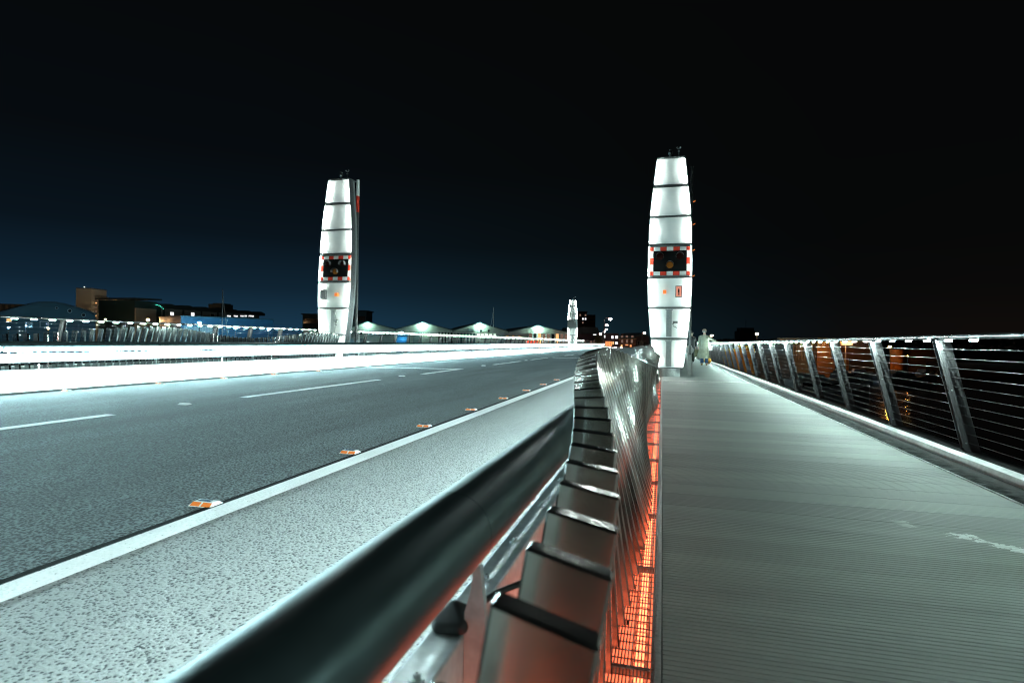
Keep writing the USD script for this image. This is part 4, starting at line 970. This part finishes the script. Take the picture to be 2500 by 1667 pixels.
# lit modern building and brick house at the end of the road
f = Facade(1470, 150, 1510, 150)
t = Thing('modern_building', 'dark building at the road end with bright square windows and a glowing shop front', 'building', (*f.mid[:2], LG))
part(t, 'wall', f.box(0, f.L, -9, 0, LG, f.Z(1490, 814)), 'brick_dark')
part(t, 'roof', f.box(-0.2, f.L + 0.2, -9.2, 0.3, f.Z(1490, 814) + 0.002, f.Z(1490, 813)), 'roof_dark')
win_px(t, f, 1492, 1498, 819, 827, 'window_white'); win_px(t, f, 1501, 1509, 819, 827, 'window_white'); win_px(t, f, 1501, 1509, 834, 841, 'window_white'); win_px(t, f, 1473, 1478, 818, 825, 'window_white')
for k in range(4): win_px(t, f, 1478 + k * 4.2, 1481.8 + k * 4.2, 833, 845, 'shop_light')
win_px(t, f, 1495, 1499, 833, 841, 'window_warm')
f = Facade(1511, 150, 1552, 152)
t = Thing('brick_house', 'red brick house with three dormers lit orange at its street front', 'house', (*f.mid[:2], LG))
z = f.Z(1530, 827)
part(t, 'wall', f.box(0, f.L, -8, 0, LG, z), 'brick_wall')
part(t, 'cornice', f.box(-0.1, f.L + 0.1, 0.002, 0.25, z - 0.15, z), 'warm_wall')
part(t, 'string_course', f.box(-0.05, f.L + 0.05, 0.002, 0.18, f.Z(1530, 840), f.Z(1530, 839)), 'warm_wall')
rf = part(t, 'roof', f.prism([(-0.2, z + 0.002), (f.L + 0.2, z + 0.002), (f.L - 0.4, f.Z(1530, 818)), (0.4, f.Z(1530, 818))], -8.2, -0.2), 'roof_dark')
part(rf, 'chimney', f.box(0.6, 1.3, -5, -4.2, f.Z(1530, 818) + 0.002, f.Z(1530, 814)), 'brick_wall')
part(rf, 'chimney', f.box(f.L - 1.4, f.L - 0.7, -5, -4.2, f.Z(1530, 818) + 0.002, f.Z(1530, 814)), 'brick_wall')
for u in (1515, 1527, 1540): win_px(t, f, u, u + 6, 819, 824, 'window_dim')
for u in (1516, 1528, 1540): win_px(t, f, u, u + 5, 829, 837, 'window_dim')
win_px(t, f, 1515, 1520, 841, 850, 'window_warm'); win_px(t, f, 1526, 1534, 840, 844, 'shop_light'); win_px(t, f, 1537, 1542, 841, 853, 'shop_light')
f = Facade(1552.5, 158, 1585, 160)
t = Thing('corner_house', 'dark corner house behind the near tower, right of the brick house', 'house', (*f.mid[:2], LG))
part(t, 'wall', f.box(0, f.L, -8, 0, LG, f.Z(1565, 822)), 'brick_dark')
part(t, 'roof', f.prism([(-0.2, f.Z(1565, 822) + 0.002), (f.L + 0.2, f.Z(1565, 822) + 0.002), (f.L * 0.5, f.Z(1565, 812))], -8.2, 0.2), 'roof_dark')
for k in range(3): opening(t, f, 0.5 + k * 1.1, 1.2 + k * 1.1, 0.6, 1.7, 'window_glass')
# street lamps along the road end
for u, v, d, r, lab in ((1490, 779, 120, 0.34, 'tallest and nearest pinkish street lamp at the road end, arm to the right'), (1481.5, 794, 135, 0.31, 'second pinkish street lamp down the road end'),
                        (1481, 804, 150, 0.28, 'third pinkish street lamp down the road end'), (1476, 810, 165, 0.28, 'fourth pinkish street lamp down the road end'), (1466, 815.5, 140, 0.27, 'pinkish street lamp above the lit tree'),
                        (1574, 813, 140, 0.26, 'lone pinkish street lamp between the brick house and the near tower')):
    post_lamp('street_lamp', lab, u, v, d, 'lamp_pink', r, arm=1.3 if u == 1490 else 0.6)
for u, v, lab in ((1489, 848, 'left'), (1502, 848, 'middle'), (1516.5, 849, 'right')):
    post_lamp('globe_lamp', f'low white globe lamp over the far end of the road, {lab} one of three together', u, v, 112, 'lamp_pink', 0.17, foot=0.0)
post_lamp('globe_lamp', 'low white globe lamp alone, right of the orange lit house front', 1560, 850, 112, 'lamp_pink', 0.18, foot=0.0)
# tree lit by the street lamps, dark trees beyond
def tree(label, u, depth, h, w, leaf, n=900, name='street_tree', foot=LG, group=None):
    b = site(u, depth); b[2] = foot
    t = Thing(name, label, 'tree', b, group)
    part(t, 'trunk', tube([b, b + [0.05, 0, h * 0.3], b + [0.0, 0.1, h * 0.6]], [0.16, 0.12, 0.06], 8), 'bark', smooth=True)
    for k in range(5):
        a = k * 1.257 + depth; part(t, 'limb', tube([b + [0, 0, h * (0.32 + 0.05 * k)], b + [math.cos(a) * w * 0.3, math.sin(a) * w * 0.3, h * (0.55 + 0.06 * k)]], [0.06, 0.02], 5), 'bark')
    r = np.random.default_rng(int(u))
    V, F = [], []
    cl = [(r.normal(0, 0.30, 3) * [w, w, h * 0.35] + [0, 0, h * 0.66], r.uniform(0.16, 0.30) * w) for _ in range(14)]
    for i in range(n):
        c, rad = cl[i % 14]
        p = b + c + r.normal(0, 0.5, 3) * rad; d = r.normal(0, 1, 3); d /= np.linalg.norm(d); e = np.cross(d, r.normal(0, 1, 3)); e /= np.linalg.norm(e)
        s = r.uniform(0.06, 0.13); k = len(V); V += [p - d * s, p + e * s * 0.6, p + d * s, p - e * s * 0.6]; F.append([k, k + 1, k + 2, k + 3])
    part(t, 'crown', (np.array(V), np.array(F)), leaf)
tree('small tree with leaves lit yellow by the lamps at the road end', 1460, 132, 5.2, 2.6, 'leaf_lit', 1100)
def treeline(name, u0, u1, depth, v0, v1, n, seed):
    r = np.random.default_rng(seed); V, F = [], []
    for i in range(n):
        u = r.uniform(u0, u1); top = rise(u, v0 + (v1 - v0) * meshkit.noise(np.array([u * 0.05, seed, 0.5])), depth)
        p = site(u, depth) + E_F * r.uniform(0, 8); p[2] = LG + (top - LG) * math.sqrt(r.random())
        d = r.normal(0, 1, 3); d /= np.linalg.norm(d); e = np.cross(d, r.normal(0, 1, 3)); e /= np.linalg.norm(e); s = r.uniform(0.5, 1.1); k = len(V)
        V += [p - d * s, p + e * s * 0.7, p + d * s, p - e * s * 0.7]; F.append([k, k + 1, k + 2, k + 3])
    solo(name, (np.array(V), np.array(F)), 'leaf_dark', 'dark wooded skyline across the water on the right', 'trees', kind='stuff')
treeline('woodland', 1690, 2560, 330, 832, 826, 5200, 3)

# sailing boats whose masts rise above the far railing
def sail_boat(label, u, vt, depth, ul, ml='frame_pale'):
    c = site(u, depth); c[2] = WL
    t = Thing('sailing_boat', label, 'sailing boat', c)
    L, W_ = 8.0, 1.3
    rings = []
    for x in np.linspace(-1, 1, 9):
        w = W_ * (1 - max(0, x) ** 2 * 0.97) * (1 - 0.25 * max(0, -x)); sh = 1.05 + 0.25 * max(0, x)
        rings.append([c + E_R * x * L / 2 + E_F * w * a + np.array([0, 0, z]) for a, z in ((-1, sh), (-0.85, 0.4), (-0.3, -0.3), (0.3, -0.3), (0.85, 0.4), (1, sh))])
    V = np.array(rings).reshape(-1, 3); F = []
    for i in range(8):
        for j in range(6):
            k = (j + 1) % 6; F += [[i * 6 + j, i * 6 + 6 + j, i * 6 + 6 + k], [i * 6 + j, i * 6 + 6 + k, i * 6 + k]]
    for j in range(1, 5): F += [[0, j, j + 1], [48, 48 + j + 1, 48 + j]]
    part(t, 'hull', (V, np.array(F)), 'boat_white')
    part(t, 'cabin', obox(c - E_R * 1.4, E_R, -E_F, 0, 2.8, -0.7, 0.7, WL + 1.0, WL + 1.5), 'boat_white')
    zt = rise(u, vt, depth); m = c + [0, 0, 1.0]; top = np.array([c[0], c[1], zt])
    part(t, 'mast', tube([m, top], [0.085, 0.06], 8), ml, smooth=True)
    e = site(ul, depth); e[2] = WL + 1.2
    part(t, 'stay', tube([top - [0, 0, 0.6], e], 0.035, 5), ml)
    part(t, 'boom', tube([m + [0, 0, 1.0], m + [0, 0, 0.9] - E_R * 2.6], 0.06, 6), ml)
    for q in (0.35, 0.62): part(t, 'spreader', tube([m + (top - m) * q - E_R * 0.35, m + (top - m) * q + E_R * 0.35], 0.025, 5), ml)
sail_boat('moored sailing boat with tall pale mast before the blue hall', 542, 707, 84, 566)
sail_boat('moored sailing boat with slender mast before the third and fourth gabled sheds', 1204, 750, 88, 1178)

# marina to the right of the bridge, seen through the railing
def motor_boat(label, u, depth, L, yaw, ma='boat_white', hgt=1.0):
    c = site(u, depth); c[2] = WL
    ex = E_R * math.cos(yaw) + E_F * math.sin(yaw); ey = -E_R * math.sin(yaw) + E_F * math.cos(yaw)
    t = Thing('motor_boat', label, 'motor boat', c)
    W_ = L * 0.16; V, F = [], []
    for x in np.linspace(-1, 1, 10):
        w = W_ * (1 - max(0, x) ** 2.2 * 0.96); sh = hgt * (1.0 + 0.45 * max(0, x) ** 1.5)
        V += [c + ex * x * L / 2 + ey * w * a + np.array([0, 0, z]) for a, z in ((-1, sh), (-0.92, sh * 0.45), (-0.5, -0.3), (0.5, -0.3), (0.92, sh * 0.45), (1, sh))]
    for i in range(9):
        for j in range(6):
            k = (j + 1) % 6; F += [[i * 6 + j, i * 6 + 6 + j, i * 6 + 6 + k], [i * 6 + j, i * 6 + 6 + k, i * 6 + k]]
    for j in range(1, 5): F += [[0, j, j + 1], [54, 54 + j + 1, 54 + j]]
    part(t, 'hull', (np.array(V), np.array(F)), ma)
    def cab(x0, x1, w0, z0, z1, rake, m, name):
        part(t, name, hexa([c + ex * (x + (-rake if zz and x == x1 else rake * 0.3 if zz else 0)) + ey * y * (0.88 if zz else 1) + np.array([0, 0, z1 if zz else z0]) for zz in (0, 1) for y in (-w0, w0) for x in (x0, x1)]), m)
    cab(-L * 0.30, L * 0.22, W_ * 0.72, hgt * 1.02, hgt * 1.75, L * 0.10, ma, 'cabin')
    cab(-L * 0.24, L * 0.17, W_ * 0.735, hgt * 1.28, hgt * 1.60, L * 0.05, 'window_glass', 'side_glazing')
    cab(-L * 0.22, L * 0.02, W_ * 0.6, hgt * 1.76, hgt * 2.15, L * 0.04, ma, 'flybridge')
    part(t, 'rail', tube([c + ex * x * L / 2 + ey * (-W_ * (1 - max(0, x) ** 2.2 * 0.96)) * 0.95 + np.array([0, 0, hgt * (1.0 + 0.45 * max(0, x) ** 1.5) + 0.45]) for x in np.linspace(-0.2, 0.98, 8)], 0.03, 5), 'rail_steel')
motor_boat('large motor yacht in shadow, moored close behind the near railing', 2000, 56, 11.0, 0.15, hgt=1.35)
motor_boat('motor boat with pale deck under the lit hoarding', 2062, 84, 7.0, 0.4)
motor_boat('dark motor boat right of the lit hoarding', 2112, 88, 7.5, -0.3)
motor_boat('motor boat lit orange below the storage tank', 2205, 86, 8.0, 0.1)
motor_boat('small motor boat beyond the storage tank', 2262, 92, 6.5, 0.5)
f = Facade(1995, 122, 2128, 128)
t = Thing('boat_shed', 'boat shed with corrugated front lit orange on the right quay', 'building', (*f.mid[:2], LG))
zr = f.Z(2050, 829)
part(t, 'wall', f.box(0, f.L, -10, 0, WL, zr), 'warm_wall')
for k in range(26):
    part(t, 'cladding_rib', f.box(f.L * k / 26, f.L * k / 26 + f.L / 52, 0.002, 0.08, f.Z(2050, 843), zr), 'cladding_pale')
part(t, 'roof', f.prism([(-0.3, zr + 0.002), (f.L + 0.3, zr + 0.002), (f.L + 0.3, zr + 0.3), (-0.3, zr + 0.3)], -10.3, 0.5), 'roof_dark')
part(t, 'door', f.box(f.S(2030), f.S(2060), 0.002, 0.06, LG, f.Z(2050, 846)), 'brick_wall')
f2 = Facade(2055, 118, 2082, 118.5)
t = Thing('lit_hoarding', 'glowing warm rectangular hoarding on a post before the boat shed', 'sign', (*f2.mid[:2], WL))
part(t, 'board', f2.box(0, f2.L, -0.3, 0, f2.Z(2068, 843), f2.Z(2068, 829)), 'cladding_pale')
part(t, 'glowing_face', f2.box(0.1, f2.L - 0.1, 0.002, 0.06, f2.Z(2068, 842), f2.Z(2068, 830)), 'sign_warm')
part(t, 'post', f2.box(f2.S(2065), f2.S(2067), -0.2, -0.02, WL, f2.Z(2068, 843) - 0.002), 'frame_pale')
f3 = Facade(1936, 118, 1994, 124)
t = Thing('quay_store', 'grey store with pale ribbed wall left of the orange boat shed', 'building', (*f3.mid[:2], LG))
z = f3.Z(1965, 840)
part(t, 'wall', f3.box(0, f3.L, -8, 0, WL, z), 'cladding_grey')
part(t, 'roof', f3.prism([(-0.3, z + 0.002), (f3.L + 0.3, z + 0.002), (f3.L * 0.7, z + 0.9)], -8.3, 0.3), 'roof_dark')
for k in range(9): part(t, 'cladding_rib', f3.box(f3.L * k / 9, f3.L * k / 9 + 0.25, 0.002, 0.07, LG, z), 'cladding_pale')
c = site(2189, 112)
t = Thing('storage_tank', 'round orange lit storage tank on the right quay', 'tank', (c[0], c[1], WL))
zt = rise(2189, 853, 112); r_ = 14 * 112 / FL
part(t, 'shell', tube([(c[0], c[1], WL), (c[0], c[1], zt)], r_, 32), 'tank_orange', smooth=40)
part(t, 'lid', tube([(c[0], c[1], zt + 0.002), (c[0], c[1], zt + 0.2)], [r_ * 1.03, r_ * 0.9], 32), 'roof_dark', smooth=40)
f4 = Facade(2206, 114, 2300, 120)
t = Thing('quay_wall', 'long brown wall right of the orange storage tank', 'wall', (*f4.mid[:2], WL))
part(t, 'wall', f4.box(0, f4.L, -1, 0, WL, f4.Z(2250, 854)), 'warm_wall')
part(t, 'coping', f4.box(-0.1, f4.L + 0.1, -1.1, 0.1, f4.Z(2250, 854) + 0.002, f4.Z(2250, 853)), 'concrete')
f5 = Facade(1793, 108, 1843, 110)
t = Thing('work_platform', 'yellow lit work platform with a cabin seen through the far end of the railing', 'platform', (*f5.mid[:2], WL))
part(t, 'deck', f5.box(0, f5.L, -3, 0, WL, f5.Z(1815, 851)), 'yellow_paint')
part(t, 'cabin', f5.box(f5.S(1825), f5.L, -2.5, -0.2, f5.Z(1815, 851) + 0.002, f5.Z(1835, 844)), 'yellow_paint')
post_lamp('quay_lamp', 'orange quay lamp above the near handrail right of the people', 1848, 815, 130, 'lamp_sodium', 0.30)
post_lamp('quay_lamp', 'orange quay lamp beside the head of the person in the long coat', 1738, 819, 130, 'lamp_sodium', 0.26)
post_lamp('quay_lamp', 'orange yard lamp just left of the round storage tank', 2172, 846, 104, 'lamp_orange', 0.22, foot=WL)
post_lamp('quay_lamp', 'small orange lamp low among the boats before the boat shed', 2074, 876, 96, 'lamp_orange', 0.05, foot=WL)
post_lamp('quay_lamp', 'small orange lamp low right of the storage tank', 2216, 868, 100, 'lamp_orange', 0.06, foot=WL)
post_lamp('quay_lamp', 'yellow lamp over the work platform', 1812, 842, 104, 'lamp_orange', 0.14, foot=WL)
post_lamp('quay_lamp', 'orange lamp at the left corner of the boat shed', 2040, 838, 119, 'lamp_orange', 0.16, foot=WL)
# dim tower against the sky on the right
f = Facade(1806, 420, 1846, 420)
t = Thing('church_tower', 'faint dark tower against the sky right of the people on the walkway', 'building', (*f.mid[:2], LG))
part(t, 'wall', f.box(0, f.L, -10, 0, LG, f.Z(1825, 808)), 'roof_dark')
part(t, 'upper_stage', f.box(f.L * 0.1, f.L * 0.9, -9, -1, f.Z(1825, 808) + 0.002, f.Z(1825, 800)), 'roof_dark')
part(t, 'flagpole', tube([tuple(f.o + f.e * f.L * 0.5 - f.n * 4 + np.array([0, 0, z])) for z in (f.Z(1825, 800), f.Z(1825, 780))], 0.12, 6), 'roof_dark')
